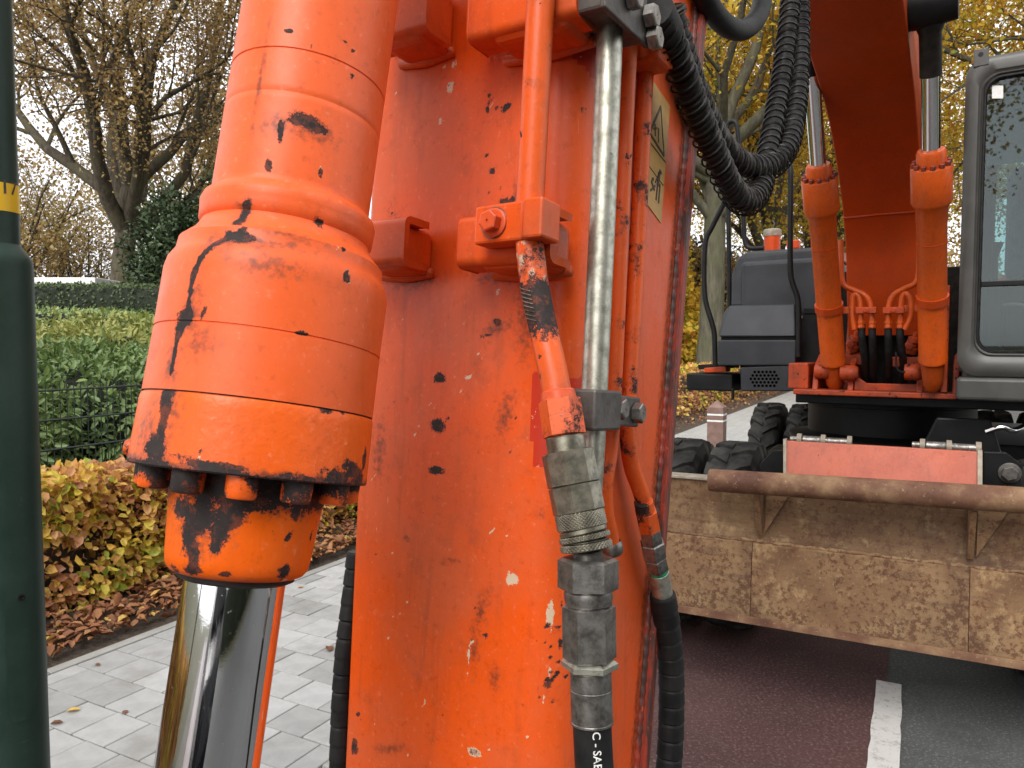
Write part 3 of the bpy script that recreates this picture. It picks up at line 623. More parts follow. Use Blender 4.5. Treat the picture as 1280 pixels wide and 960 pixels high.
van = empty('added_van', road(1.2, -5.2, RZ)); tag(van, 'dark van added out of view to make the dark stripe in the chrome rod', 'van')  # invented, out of view: puts a dark stripe into the chrome reflection
M['van'] = simple('black_blue_van_paint', (.008, .009, .012), (.012, .013, .016), 3, .2)
prof = [(a - .6, b) for a, b in [(-7.6, .25), (-2.75, .25), (-2.62, .45), (-2.66, .95), (-3.35, 1.18), (-4.15, 1.85), (-4.5, 2.0), (-7.45, 2.0), (-7.62, 1.8)]]
MB().prism([road(.25, f, z) for f, z in prof], CN * 1.9).build('body', M['van'], van, bevel=.06, bseg=3)
MB().prism([road(.38, -4.0, 1.22), road(2.02, -4.0, 1.22), road(2.0, -4.68, 1.83), road(.40, -4.68, 1.83)], nrm(CF + Z * 1.1) * .05).build('windscreen', M['black'], van)
for n in (.62, 1.78): MB().box(road(n, -3.26, .72), RA, (.17, .06, .09)).build('headlight', M['glass'], van, bevel=.02)
for n in (.34, 2.06):
    for f in (-4.1, -7.3): MB().lathe(road(n, f, RZ + .34), CN, [(-.12, .001), (-.12, .2), (-.11, .32), (-.06, .34), (.06, .34), (.11, .32), (.12, .2), (.12, .001)], 32).build('wheel', M['rubber'], van, smooth=40)

# ------------------------------------------------------------------ bollard, lamp post
bp = gz(895, 608, 0); bo = empty('bollard', bp); tag(bo, 'brown wooden bollard with pointed top and two white bands beside the footway', 'bollard')
bw = .082; m = MB()
P = np.array([[bp + CN * (a * bw * k) + CF * (b * bw * k) + Z * z for a, b in ((-1, -1), (1, -1), (1, 1), (-1, 1))] for z, k in ((-.05, 1), (.84, 1), (.91, .05))])
m.grid(P, closed_v=True).build('post', M['wood_post'], bo)
for z in (.70, .765):
    m = MB(); P = np.array([[bp + CN * (a * bw * 1.02) + CF * (b * bw * 1.02) + Z * zz for a, b in ((-1, -1), (1, -1), (1, 1), (-1, 1))] for zz in (z - .009, z + .009)])
    m.grid(P, closed_v=True).build('white_band', M['white_text'], bo)

LY = 1.75; lpx = at(-6, 322, LY)[0]; LP0 = V(lpx, LY, -.02)
lamp = empty('lamp_post', LP0); tag(lamp, 'dark green steel lamp post with yellow number band at the picture edge', 'lamp post')
zs = at(20, 322, LY)[2]
MB().lathe(LP0, Z, [(0, .0755), (zs - .0, .0745), (zs + .01, .074), (zs + .022, .070), (zs + .04, .056), (zs + .05, .0505)], 64).build('sleeve', M['lamp'], lamp, smooth=40)
MB().lathe(LP0, Z, [(zs + .03, .0505), (5.0, .047)], 48).build('shaft', M['lamp'], lamp, smooth=60)
zb0, zb1 = at(20, 266, LY)[2] + .02, at(20, 231, LY)[2] + .02
MB().lathe(LP0, Z, [(zb0, .050), (zb0, .0512), (zb1, .0512), (zb1, .050)], 64).build('number_band', M['yellow'], lamp, smooth=40)
tv, tf = text_mesh('4617', .043); thc = math.radians(-42)
th = thc + tv[:, 0] / .0515; m = MB(); m.add(np.stack([LP0[0] + .0518 * np.cos(th), LP0[1] + .0518 * np.sin(th), (zb0 + zb1) / 2 + tv[:, 1] * 1.0], 1), tf); m.build('number', M['black_text'], lamp)
m = MB(); dz0, dz1 = at(30, 888, LY)[2], at(30, 722, LY)[2]; P = []
for z in np.linspace(dz0, dz1, 16):
    e = min(z - dz0, dz1 - z); hw = .42 - (.12 * (1 - e / .03) ** 2 if e < .03 else 0)
    P.append([LP0 + V(.0768 * math.cos(a), .0768 * math.sin(a), z + .02) for a in np.linspace(-.62 - hw, -.62 + hw, 14)])
m.grid(np.array(P)).build('service_door', M['lamp'], lamp, smooth=60)
a = -.62; MB().lathe(LP0 + V(.0762 * math.cos(a), .0762 * math.sin(a), dz1 - .012), V(math.cos(a), math.sin(a), 0), [(0, .007), (.004, .007), (.004, .003), (.001, .0005)], 12).build('door_lock', M['black'], lamp)

# =================================================================== the excavator
ex = empty('excavator', road(-.15, 5.6, RZ)); tag(ex, 'orange wheeled excavator with rusty dozer blade, its worn arm filling the view', 'excavator')
ARMC = -.483                                               # n of the arm's middle plane
W2 = .1395
LEAN = math.radians(4.6)
US = nrm(SF * math.sin(LEAN) + Z * math.cos(LEAN))         # up along the front plate of the arm
FNn = nrm(np.cross(SN, US))                                # out of the front plate, towards the viewer
P_R = sn(705, 700, ARMC + W2)                              # a point on the front/side corner
ORG = P_R - SN * (2 * W2)                                  # front-left corner at that height
def fp(px, py, e=0): return hit(px, py, P_R + FNn * e, FNn)   # pixel onto the front plate, e metres in front of it
def rp(px, py, e=0): return sn(px, py, ARMC + W2 + e)          # pixel onto the right flank
# --- arm (stick): section swept along US
bk0, bk1 = rp(803, 850), rp(857, 165)
def depth_at(h):
    a0 = np.dot(bk0 - P_R, US); a1 = np.dot(bk1 - P_R, US)
    d0 = -np.dot(bk0 - P_R, FNn); d1 = -np.dot(bk1 - P_R, FNn)
    return d0 + (d1 - d0) * (h - a0) / (a1 - a0)
RB, RL = .042, .012
hs_arm = np.r_[np.arange(-1.0, -.36, .05), np.arange(-.36, .70, .005), np.arange(.70, 1.3, .05)]
def section(h):
    d = max(depth_at(h), .1); pts = []; ss = []
    def put(a, e, s): pts.append((a, e)); ss.append(s)
    put(0, -d, -RL - (d - RL)); put(0, -RL - .02, -.03)
    for k in range(1, 6):
        t = k / 6 * math.pi / 2; put(RL - RL * math.cos(t), -RL + RL * math.sin(t), -.006 + .012 * k / 6)
    w = 2 * W2
    for a in np.arange(RL, w - RB + 1e-6, .005): put(a, 0, a)
    s0 = w - RB
    for k in range(1, 15):
        t = k / 14 * math.pi / 2; put(w - RB + RB * math.sin(t), -RB + RB * math.cos(t), s0 + RB * t)
    s1 = s0 + RB * math.pi / 2; k = 40
    for i in range(1, k + 1):
        e = RB + (d - RB) * i / k; put(w, -e, s1 + (e - RB))
    return pts, ss
rows, svals = [], []
for h in hs_arm:
    pts, ss = section(h); rows.append([ORG + SN * a + FNn * e + US * h for a, e in pts]); svals.append(ss)
P = np.array(rows); sv = np.array(svals); hv = np.repeat(hs_arm[:, None], P.shape[1], 1)
arm = MB().grid(P, closed_v=True); fl = arm.f
bv = BVHTree.FromPolygons([Vector(x) for x in P.reshape(-1, 3)], fl); SFLAT, HFLAT, PFLAT = sv.ravel(), hv.ravel(), P.reshape(-1, 3)
def arm_uv(px, py):
    loc, _, idx, _ = bv.ray_cast(Vector(CAMP), Vector(ray(px, py)).normalized())
    if loc is None: return None
    vi = list(fl[idx]); w = 1 / (np.linalg.norm(PFLAT[vi] - np.array(loc), axis=1) + 1e-5); w /= w.sum(); return (SFLAT[vi] * w).sum(), (HFLAT[vi] * w).sum()
PXM = .00079                                                # metres per pixel on the plate
def marks(u, v, spec, uvf, soft=1.0):
    out = np.full(u.shape, -1.0)
    for it in spec:
        px, py, wx, wy = it[:4]; rot = math.radians(it[4]) if len(it) > 4 else 0
        c = uvf(px, py)
        if c is None: continue
        du, dv = u - c[0], v - c[1]; x = du * math.cos(rot) + dv * math.sin(rot); y = -du * math.sin(rot) + dv * math.cos(rot)
        out = np.maximum(out, np.clip(1 - np.sqrt((x / (wx * PXM)) ** 2 + (y / (wy * PXM)) ** 2), -1, 1))
    return out
def strand(pts, w, wide=1.0):
    o = []
    for (x0, y0), (x1, y1) in zip(pts[:-1], pts[1:]):
        k = max(1, int(math.hypot(x1 - x0, y1 - y0) / (w * 1.0)))
        for i in range(k): o.append((x0 + (x1 - x0) * i / k, y0 + (y1 - y0) * i / k, w * wide * random.uniform(.7, 1.25), w * random.uniform(.9, 1.3)))
    return o
rng2 = np.random.default_rng(9); rng3 = np.random.default_rng(19)
chip = marks(SFLAT, HFLAT, [(549, 472, 11, 8), (547, 533, 13, 10), (545, 588, 15, 6), (633, 133, 9, 6, 25), (610, 135, 4, 8), (615, 213, 6, 5), (600, 165, 3, 3), (613, 240, 4, 4), (626, 236, 4, 3), (629, 252, 9, 5), (640, 250, 6, 8),
        (622, 402, 9, 5, -15), (607, 420, 14, 3, 5), (607, 795, 5, 5), (655, 884, 4, 3), (443, 935, 6, 13), (448, 893, 9, 3, -40), (470, 692, 4, 3), (606, 785, 2, 2), (700, 805, 5, 7), (702, 755, 3, 5), (697, 842, 6, 4, 60), (685, 855, 5, 6, 60),
        (460, 560, 4, 10), (466, 505, 3, 8), (592, 940, 8, 4), (620, 938, 3, 3), (562, 108, 4, 3), (728, 137, 5, 4, 30), (641, 345, 9, 5), (520, 345, 9, 4), (500, 335, 12, 4), (870, 118, 3, 8), (845, 252, 4, 4)], arm_uv)
chip = np.maximum(chip, marks(SFLAT, HFLAT, [(rng2.uniform(450, 700), rng2.uniform(20, 950), rng2.uniform(1.2, 3.2), rng2.uniform(1.2, 4), rng2.uniform(0, 90)) for _ in range(70)], arm_uv))
chip = np.maximum(chip, marks(SFLAT, HFLAT, [(x + rng2.uniform(-18, 18), y + rng2.uniform(-55, 55), rng2.uniform(1.5, 4), rng2.uniform(2, 6), 60) for x, y in [(690, 830)] * 16 + [(615, 160)] * 10], arm_uv))
pale = marks(SFLAT, HFLAT, [(641, 724, 9, 9), (688, 770, 5, 22), (591, 940, 11, 7), (642, 673, 12, 2), (568, 82, 6, 4, 90), (556, 83, 4, 4), (563, 108, 6, 8), (551, 153, 5, 5), (530, 880, 10, 2, 60), (585, 820, 3, 24, 0)] +
             strand([(552, 452), (540, 500), (520, 540), (510, 565)], 1.7) + strand([(468, 905), (480, 920), (497, 925), (505, 912), (525, 900)], 1.3) + strand([(690, 825), (683, 860), (678, 880)], 1.8) + strand([(472, 655), (465, 690)], 1.3) + [(rng3.uniform(455, 690), rng3.uniform(60, 950), rng3.uniform(.9, 1.6), rng3.uniform(3, 11), rng3.uniform(-60, 60)) for _ in range(60)], arm_uv)
smear = marks(SFLAT, HFLAT, [(632, 520, 16, 42, -12), (600, 765, 12, 45, -18), (592, 810, 10, 42), (485, 935, 40, 9, 18), (618, 850, 10, 24), (620, 410, 34, 12, 15), (660, 390, 22, 70), (515, 350, 60, 18), (625, 345, 60, 14), (507, 673, 9, 9), (675, 643, 9, 9),
        (475, 560, 14, 60), (505, 70, 40, 8), (655, 240, 24, 22), (490, 300, 22, 60), (640, 60, 60, 16), (560, 700, 26, 6, 10)], arm_uv) * .5 + .18
smear = np.clip(smear, -1, 1)
back = np.clip(1 - np.abs((SFLAT - sv[:, -1:].repeat(P.shape[1], 1).ravel()) + .012) / .014, -1, 1); smear = np.maximum(smear, back * .75)
def inpoly(u, v, poly):
    ins = np.zeros(u.shape, bool); k = len(poly)
    for i in range(k):
        (x1, y1), (x2, y2) = poly[i], poly[(i + 1) % k]
        c = ((y1 > v) != (y2 > v)) & (u < (x2 - x1) * (v - y1) / (y2 - y1 + 1e-12) + x1); ins ^= c
    return ins
red = np.zeros(SFLAT.shape)
for poly in ([(664, 470), (672, 462), (700, 470), (742, 470), (742, 585), (664, 585)], [(690, 22), (735, 22), (762, 60), (762, 118), (740, 97), (690, 52)]):
    q = [arm_uv(*p) for p in poly]
    if all(x is not None for x in q): red = np.maximum(red, inpoly(SFLAT, HFLAT, q).astype(float))
arm_o = arm.build('arm', M['stick'], ex, smooth=50, attrs=dict(chip=chip, pale=pale, smear=smear, sticker=red))
# projecting back plate of the arm
m = MB(); hh = np.linspace(-1.0, 1.29, 30); Pb = []
for h in hh:
    d = max(depth_at(h), .1); c = [(-.014, -d), (-.014, -d - .016), (2 * W2 + .012, -d - .016), (2 * W2 + .012, -d)]
    Pb.append([ORG + SN * a + FNn * e + US * h for a, e in c])
t = NT('worn_dark_red_edge'); a = t.noise(1, 6, .7, t.scaled(70, 70, 9)); b = t.noise(60, 5, .7)
col = t.mix(t.step(a, .4, .6), (.30, .035, .015), (.06, .028, .022)); col = t.mix(t.step(b, .62, .7), col, (.62, .10, .03))
M['edge'] = t.done(t.bsdf(color=col, rough=.5, normal=t.bump(b, .3, .002)))
m.grid(np.array(Pb), closed_v=True).build('back_plate', M['edge'], arm_o, smooth=30, bevel=.002)
m = MB(); Pw = []
for h in np.linspace(-1, 1.29, 500):                         # weld bead along the flank
    d = max(depth_at(h), .1); Pw.append(ORG + SN * (2 * W2 + .001) + FNn * (-d + .001) + US * h)
m.tube(np.array(Pw), .0045 + .0009 * np.sin(np.arange(500) * 1.9), 8).build('weld_seam', M['edge'], arm_o, smooth=180)
# top doubler plate with slanted end
poly = [fp(688, 52, .0), fp(741, 97, .0)]
# faded warning sticker on the flank
def flank_poly(name, pxs, e, th, mat):
    q = [rp(x, y, e) for x, y in pxs]; MB().prism(q, SN * th).build(name, mat, arm_o)
flank_poly('warning_sticker', [(812.5, 96), (837, 133), (826, 279), (804.5, 250)], .0004, .0006, M['sticker'])
def flank_line(name, a, b, w):
    A, B = rp(*a, .0012), rp(*b, .0012); d = nrm(B - A); s = np.cross(SN, d) * w; MB().prism([A + s, B + s, B - s, A - s], SN * .0005).build(name, M['black_text'], arm_o)
for a, b, w in [((812, 166), (826, 133), .0016), ((826, 133), (830, 195), .0008), ((830, 195), (812, 166), .0016), ((817, 161), (821, 160), .0012), ((819, 155), (819, 170), .0012), ((823, 160), (823, 178), .001)]: flank_line('triangle_symbol', a, b, w)
flank_line('frame_line', (811, 176), (832, 203), .0006); flank_line('frame_line', (808, 203), (829, 232), .0003)
for a, b, w in [((814, 226), (818, 238), .0016), ((813, 238), (819, 232), .0014), ((815, 224), (817, 224), .002), ((824, 216), (822, 232), .0032), ((822, 230), (820, 250), .0016), ((825, 230), (823, 254), .0016), ((825.5, 213), (825.2, 217), .0035), ((823, 219), (819, 228), .0012)]: flank_line('figure_symbol', a, b, w)

# --- bracket channels and clamps on the front plate
def channel(px0, px1, pyt, pyb, e0, e1, name='bracket_channel', pad=True):
    """C-channel, web towards the viewer, flanges towards the plate; px0..px1 along the plate"""
    A, B = fp(px0, (pyt + pyb) / 2, e1), fp(px1, (pyt + pyb) / 2, e1); top = fp((px0 + px1) / 2, pyt, e1); bot = fp((px0 + px1) / 2, pyb, e1)
    hh = np.dot(top - bot, US) / 2; c = (A + B) / 2; le = np.dot(B - A, SN); dpt = e1 - e0; th = .0055; r = .009
    out = []
    for sgn in (1, -1):                                     # outer then inner outline of the C profile
        pass
    prof = [(-dpt, hh)]
    for k in range(6): t = k / 5 * math.pi / 2; prof.append((-r + r * math.sin(t), hh - r + r * math.cos(t)))
    for k in range(6): t = k / 5 * math.pi / 2; prof.append((-r + r * math.cos(t), -hh + r - r * math.sin(t)))
    prof.append((-dpt, -hh)); prof.append((-dpt, -hh + th)); ri = r - th
    for k in range(4): t = k / 3 * math.pi / 2; prof.append((-r + ri * math.sin(t), -hh + th + ri - ri * math.cos(t)))
    for k in range(4): t = k / 3 * math.pi / 2; prof.append((-r + ri * math.cos(t), hh - th - ri + ri * math.sin(t)))
    prof.append((-dpt, hh - th))
    st = c - SN * le / 2; P = np.array([[st + SN * x + FNn * e + US * u for e, u in prof] for x in (0, le)])
    b = MB().grid(P, closed_v=True); k = len(prof)
    b.f.append(tuple(range(k))); b.f.append(tuple(range(2 * k - 1, k - 1, -1)))
    o = b.build(name, M['bracket'], arm_o, smooth=35, bevel=.0012)
    if pad:
        cc = c - FNn * (e1 * .5 + th * .5) ; MB().box(cc - US * hh * .15 + SN * le * .05, (SN, FNn, US), (le * .36, e1 * .5 - th * .5, hh * .98)).build('bracket_pad', M['bracket'], arm_o, bevel=.01, bseg=3)
        MB().tube([cc - SN * le * .42 - FNn * (e1 * .5 - .006) - US * hh * .98, cc - FNn * (e1 * .5 - .006) - US * hh * 1.12, cc + SN * le * .42 - FNn * (e1 * .5 - .006) - US * hh * .98], .006, 8).build('weld_seam', M['bracket'], arm_o, smooth=180)
    return c, hh, le
channel(430, 506, 274, 333, .022, .060)
cR, hR, lR = channel(572, 689, 264, 330, .022, .060)
channel(455, 534, -34, 46, .022, .060)
channel(586, 722, -62, 34, .022, .060)
def hexbolt(name, P0, ax, r, L, mat, parent, washer=True, rot=.3):
    m = MB(); 
    if washer: m.lathe(P0, ax, [(0, .0005), (0, r * 1.35), (L * .22, r * 1.35), (L * .28, r * 1.2), (L * .28, .0005)], 24)
    m.hexprism(P0 + np.asarray(ax) * (L * .26 if washer else 0), ax, L * .74, r, 6, .14, rot=rot); return m.build(name, mat, parent, smooth=25)
ba = fp(622, 283, .062)
# clamp plate over the orange pipe
e1 = .0605; CL = fp(590, 281, e1 + .028); m = MB()
w_ = np.dot(fp(677, 281, e1 + .034) - CL, SN); hC = .0178
prof = [(0, 0), (w_, 0), (w_, .034), (w_ * .76, .034), (w_ * .70, .028), (0, .024)]
MB().prism([CL + SN * a + FNn * (e - .028) - US * hC for a, e in prof], US * 2 * hC).build('pipe_clamp', M['bracket'], arm_o, bevel=.0025)
hexbolt('clamp_bolt', fp(619, 279, e1 + .0255), FNn, .0098, .014, M['pipe_plain'], arm_o)
MB().lathe(fp(619, 279, e1 + .0245), FNn, [(0, .0005), (0, .0145), (.0022, .0145), (.0022, .012)], 24).build('washer', M['fitting2'], arm_o, smooth=30)

# --- bucket cylinder
def cyl_axis(py): return sn(403.5 - .1500 * py, py, ARMC)
CA, CB = cyl_axis(0), cyl_axis(949); AX = nrm(CB - CA); C0 = CA - AX * 1.0   # AX points down the cylinder
def ct(py): return np.dot(cyl_axis(py) - C0, AX)
def cyl_uv_factory(R):
    U_ = nrm(np.cross(V(.13, .2, .97), AX)); W_ = np.cross(AX, U_)
    def uvf(px, py):
        d = nrm(ray(px, py)); o = CAMP - C0; dp = d - AX * np.dot(d, AX); op = o - AX * np.dot(o, AX)
        a, b, c = np.dot(dp, dp), 2 * np.dot(dp, op), np.dot(op, op) - R * R; q = b * b - 4 * a * c
        if q < 0: return None
        s = (-b - math.sqrt(q)) / (2 * a); p = o + d * s; t_ = np.dot(p, AX); pp = p - AX * t_
        return math.atan2(np.dot(pp, W_), np.dot(pp, U_)) % (2 * math.pi) * R, t_
    return uvf
RT, RG, RN, RR = .0618, .0857, .0567, .0372
def dense(prof, step=.004):
    out = [prof[0]]
    for (t0, r0), (t1, r1) in zip(prof[:-1], prof[1:]):
        k = max(1, int(math.hypot(t1 - t0, r1 - r0) / step)); out += [(t0 + (t1 - t0) * i / k, r0 + (r1 - r0) * i / k) for i in range(1, k + 1)]
    return out
def cyl_part(name, prof, mat, R, parent, ch=(), pa=(), smr=(), seg=200, base_s=.1, band=None):
    global PXM
    prof = dense(prof); m = MB().lathe(C0, AX, prof, seg)
    th = np.linspace(0, 2 * math.pi, seg, endpoint=False); u = np.repeat((th * R)[None], len(prof), 0).ravel(); v = np.repeat(np.array([p[0] for p in prof])[:, None], seg, 1).ravel()
    f = cyl_uv_factory(R); PXM = .00062
    at_ = dict(chip=marks(u, v, list(ch), f), pale=marks(u, v, list(pa), f), smear=np.clip(marks(u, v, list(smr), f) * .55 + base_s, -1, 1), sticker=np.zeros(len(u)))
    if band is not None:
        wob = np.array([.5 * mnoise.noise(Vector((a * 40, b * 40, 2))) for a, b in zip(u, v)])
        at_['smear'] = np.maximum(at_['smear'], np.clip(1.2 - np.abs(v - band[0]) / band[1] + wob, -1, 1)); at_['chip'] = np.maximum(at_['chip'], np.clip(.55 - np.abs(v - band[0]) / band[2] + wob, -1, 1))
    return m.build(name, mat, parent, smooth=40, attrs=at_)
def groove(t, r, d=.0012, w=.0012): return [(t - w, r), (t - w * .4, r - d), (t + w * .4, r - d), (t + w, r)]
t245, t262, t283, t300, t335 = ct(262), ct(277), ct(294), ct(306), ct(352)
streak1 = strand([(293, 243), (286, 262), (287, 276)], 7)
cyl = cyl_part('bucket_cylinder', [(.3, RT), *groove(ct(112), RT, .0008), *groove(ct(160), RT, .0004), (t245 - .002, RT), (t245, RT + .0012), (t245 + .003, RT + .005), (t262 - .002, RT + .0068), (t262 + .006, RT + .006), (t283, RT + .0058), (t283 + .003, RT + .0035), (t283 + .007, RT + .005),
      (t300 + .004, RT + .008), (ct(325), RT + .017), (ct(338), RG - .006), (ct(350), RG - .0015), (ct(362), RG), *groove(ct(432), RG, .0008, .0008), (ct(507), RG + .0006)], M['tube'], RG, ex,
      ch=[(391, 137, 37, 9, -9), (365, 132, 14, 7, -9), (341, 145, 5, 16, 10), (322, 190, 6, 9, 20), (415, 205, 4, 7), (464, 85, 5, 5), (350, 16, 9, 3), (391, 38, 3, 4), (412, 271, 10, 5, -15), (437, 310, 4, 4), (433, 345, 4, 9, -20), (436, 350, 4, 5), (377, 417, 8, 2), (458, 45, 18, 2, -20), (296, 285, 20, 4, 0), (255, 390, 3, 8, -15)] + streak1 + strand([(300, 283), (270, 300)], 4) + strand([(270, 300), (252, 320), (241, 345), (236, 375), (232, 396)], 4.2) + [(232, 395, 13, 11), (225, 410, 10, 10), (283, 296, 6, 5), (300, 297, 14, 5)] + strand([(224, 410), (219, 440), (214, 470)], 3.4),
      pa=[(415, 202, 3, 8), (434, 343, 4, 8, -20), (428, 306, 2, 10), (398, 146, 26, 2, -10), (436, 352, 5, 4)],
      smr=[(240, 390, 22, 60), (330, 135, 40, 22), (330, 330, 60, 18), (215, 450, 20, 50), (270, 300, 40, 20), (300, 80, 8, 120), (250, 430, 30, 30), (285, 250, 24, 20), (400, 150, 60, 20), (320, 300, 100, 10), (360, 290, 90, 8)])
fl0, fl1 = ct(508), ct(592)
cyl_part('gland_flange', [(fl0 - .0012, RG - .006), (fl0, RG - .001), (fl0 + .001, RG + .0006), (fl0 + .004, RG + .0014), (fl1 - .0012, RG + .0026), (fl1, RG + .0016), (fl1 + .0003, .045)], M['flange'], RG, cyl,
      ch=[(408, 511, 9, 6, 20), (428, 512, 4, 6), (252, 566, 3, 4)] + strand([(212, 486), (208, 520), (203, 545), (200, 575)], 9) + [(196, 560, 18, 15), (440, 590, 30, 9, -20), (452, 575, 8, 14), (380, 600, 30, 5, -10), (420, 597, 30, 7, -12), (285, 583, 20, 4, -8), (250, 578, 30, 4, -8)],
      pa=[(340, 497, 26, 2.2, -12), (380, 503, 16, 2.6, -14), (300, 488, 20, 1.6, -8), (250, 575, 3, 6), (258, 578, 12, 2), (275, 486, 12, 1.4)],
      smr=[(190, 530, 26, 50), (215, 520, 30, 60), (180, 540, 16, 40), (200, 570, 40, 16)], base_s=.05, band=(fl1, .008, .006))
MB().lathe(C0, AX, [(fl0 - .0012, RG - .0006), (fl0 + .0008, RG - .0006), (fl0 + .0008, RG - .01)], 96).build('joint_gap', M['grime'], cyl, smooth=30)
n0_, n1_ = fl1 + .0005, ct(716)
cyl_part('gland_nose', [(fl1, RN + .004), (n0_ + .012, RN + .003), (n0_ + .022, RN), (n1_ - .012, RN - .0035), (n1_ - .006, RN - .0045), (n1_ - .002, RN - .0075), (n1_, RN - .012), (n1_ + .0005, RR + .002)], M['nose'], RN, cyl,
      ch=[(226, 636, 20, 12, 0), (246, 648, 26, 20), (234, 668, 12, 22), (239, 694, 8, 18), (300, 628, 34, 9, -8), (288, 642, 20, 18, 20), (272, 664, 11, 15, 30), (365, 622, 40, 8, -6), (400, 630, 24, 8), (370, 640, 8, 7, 20), (268, 682, 8, 11), (362, 672, 7, 4, 35), (391, 672, 3, 6), (208, 712, 12, 4), (236, 714, 14, 5), (280, 718, 8, 4), (360, 716, 11, 9), (395, 690, 3, 7)],
      pa=[(365, 726, 6, 3)], smr=[(250, 660, 60, 60), (230, 690, 20, 40)], base_s=.02, band=(fl1 + .004, .022, .03))
MB().lathe(C0, AX, [(n1_ - .002, RR + .006), (n1_ + .003, RR + .006), (n1_ + .005, RR + .002), (n1_ + .005, RR)], 64).build('rod_wiper', M['grime'], cyl, smooth=40)
MB().lathe(C0, AX, [(n1_ - .01, RR), (ct(949) + .8, RR)], 96).build('piston_rod', M['chrome'], cyl, smooth=60)
U_ = nrm(np.cross(V(.13, .2, .97), AX)); W_ = np.cross(AX, U_)
for k in range(12):
    th = 2 * math.pi * k / 12 + .12; p = C0 + AX * (fl1 - .001) + (U_ * math.cos(th) + W_ * math.sin(th)) * .0725
    b = MB().lathe(p, AX, [(0, .0112), (.004, .0112), (.0145, .0108), (.0165, .0096), (.0172, .006), (.0145, .0055), (.0145, .0005)], 24)
    v = np.concatenate(b.v); nz = np.array([mnoise.noise(Vector(x * 70)) for x in v])
    b.build('socket_bolt', M['flange'], cyl, smooth=35, attrs=dict(chip=nz * 1.2 - .12 + .5 * ((v - C0) @ AX < fl1 + .005), pale=np.full(len(v), -1.), smear=nz, sticker=np.zeros(len(v))))
# little boss and plug at the flange's far side
pb = at(176, 540, .61); pd = nrm(np.cross(AX, nrm(ray(176, 540))));  pd = pd if pd[0] < 0 else -pd
MB().box(pb + pd * -.004 - AX * .004, (pd, AX, np.cross(pd, AX)), (.008, .019, .012)).build('port_boss', M['flange'], cyl, bevel=.004, bseg=3)
MB().lathe(pb + pd * .002 + AX * .013, pd, [(0, .0075), (.005, .0075), (.0085, .005), (.009, .0005)], 16).build('grease_plug', M['flange'], cyl, smooth=40)

# --- hydraulic lines on the arm
def pipe_attrs(m, seed, amount=.0):
    v = np.concatenate(m.v); nz = np.array([mnoise.noise(Vector(x * 26 + V(seed, 0, 0))) + .6 * mnoise.noise(Vector(x * 70)) for x in v])
    return dict(chip=nz + amount, pale=np.full(len(v), -1.), smear=nz * .6, sticker=np.zeros(len(v)))
E1 = .060 + .0135
path = smooth_path([fp(681, -60, E1), fp(676, 0, E1), fp(668, 150, E1), fp(662, 275, E1), fp(663, 315, E1), fp(669, 360, E1 + .002), fp(679, 410, E1 + .006), fp(689, 455, E1 + .010), fp(698, 500, E1 + .014)], 120)
path = resample(path, .004); m = MB().tube(path, .0128, 32)
A_ = pipe_attrs(m, 3, -.65); v = np.concatenate(m.v); hpx = np.array([np.dot(x - fp(668, 355, E1), US) for x in v])
A_['chip'] = np.maximum(A_['chip'], np.clip(1.1 - np.abs(hpx + .022) / .024, -1, 1) + .15 * 0); A_['pale'] = np.clip(1 - np.abs(hpx - .018) / .022, -1, 1) * .5 - .2 + .9 * np.array([mnoise.noise(Vector(x * 120)) for x in v]) * (np.abs(hpx - .018) < .03) - .25
op = m.build('hydraulic_pipe', M['pipe_orange'], ex, smooth=60, attrs=A_)
# hose-saver wire texture patch
m = MB()
for k in range(9):
    i = int(np.argmin(np.abs(np.array([np.dot(x - fp(668, 355, E1), US) for x in path]) + .022 + .0035 * (k - 4)))); c = path[i]; tt = nrm(path[i + 1] - path[i - 1]); s = nrm(np.cross(tt, FNn)); 
    q = [c + (math.cos(a) * s + math.sin(a) * FNn) * .0132 + tt * (a - 1.57) * .008 for a in np.linspace(.1, 1.7, 10)]; m.tube(q, .00045, 4)
m.build('wire_strands', M['fitting'], op)
PK = [(698, 500), (706, 552), (712, 580), (722, 628), (730, 662), (736, 686)]
def seg_between(a, b, ea, eb): return fp(*a, ea), fp(*b, eb)
def hexseg(name, a, b, ea, eb, r, mat, parent, sides=6, cham=.12, rot=.2, attrs=None):
    A, B = seg_between(a, b, ea, eb); m = MB().hexprism(A, nrm(B - A), np.linalg.norm(B - A), r, sides, cham, rot=rot)
    return m.build(name, mat, parent, smooth=25, attrs=(pipe_attrs(m, 5, -.35) if attrs else None))
def roundseg(name, a, b, ea, eb, r0, r1, mat, parent, ch=.0012, extra=None):
    A, B = seg_between(a, b, ea, eb); L = np.linalg.norm(B - A); pr = [(0, .0005), (0, r0 - ch), (ch, r0)] + (extra or []) + [(L - ch, r1), (L, r1 - ch), (L, .0005)]
    return MB().lathe(A, nrm(B - A), pr, 40).build(name, mat, parent, smooth=35)
e0 = E1 + .014; e2_ = E1 + .016; e3 = E1 + .014
roundseg('pipe_collar', (697, 488), (699, 502), e0, e0, .0145, .0155, M['pipe_plain'], op)
hexseg('union_nut', (699, 499), (706, 546), e0, e2_, .0182, M['pipe_orange'], op, attrs=True, rot=.5)
roundseg('steel_collar', (706, 545), (709, 566), e2_, e2_, .0166, .0166, M['fitting'], op)
hexseg('quick_coupler', (709, 564), (717, 606), e2_, e2_, .0222, M['fitting'], op, 8, .07)
hexseg('quick_coupler_body', (717, 606), (724, 640), e2_, e2_, .0220, M['fitting'], op, 8, .05)
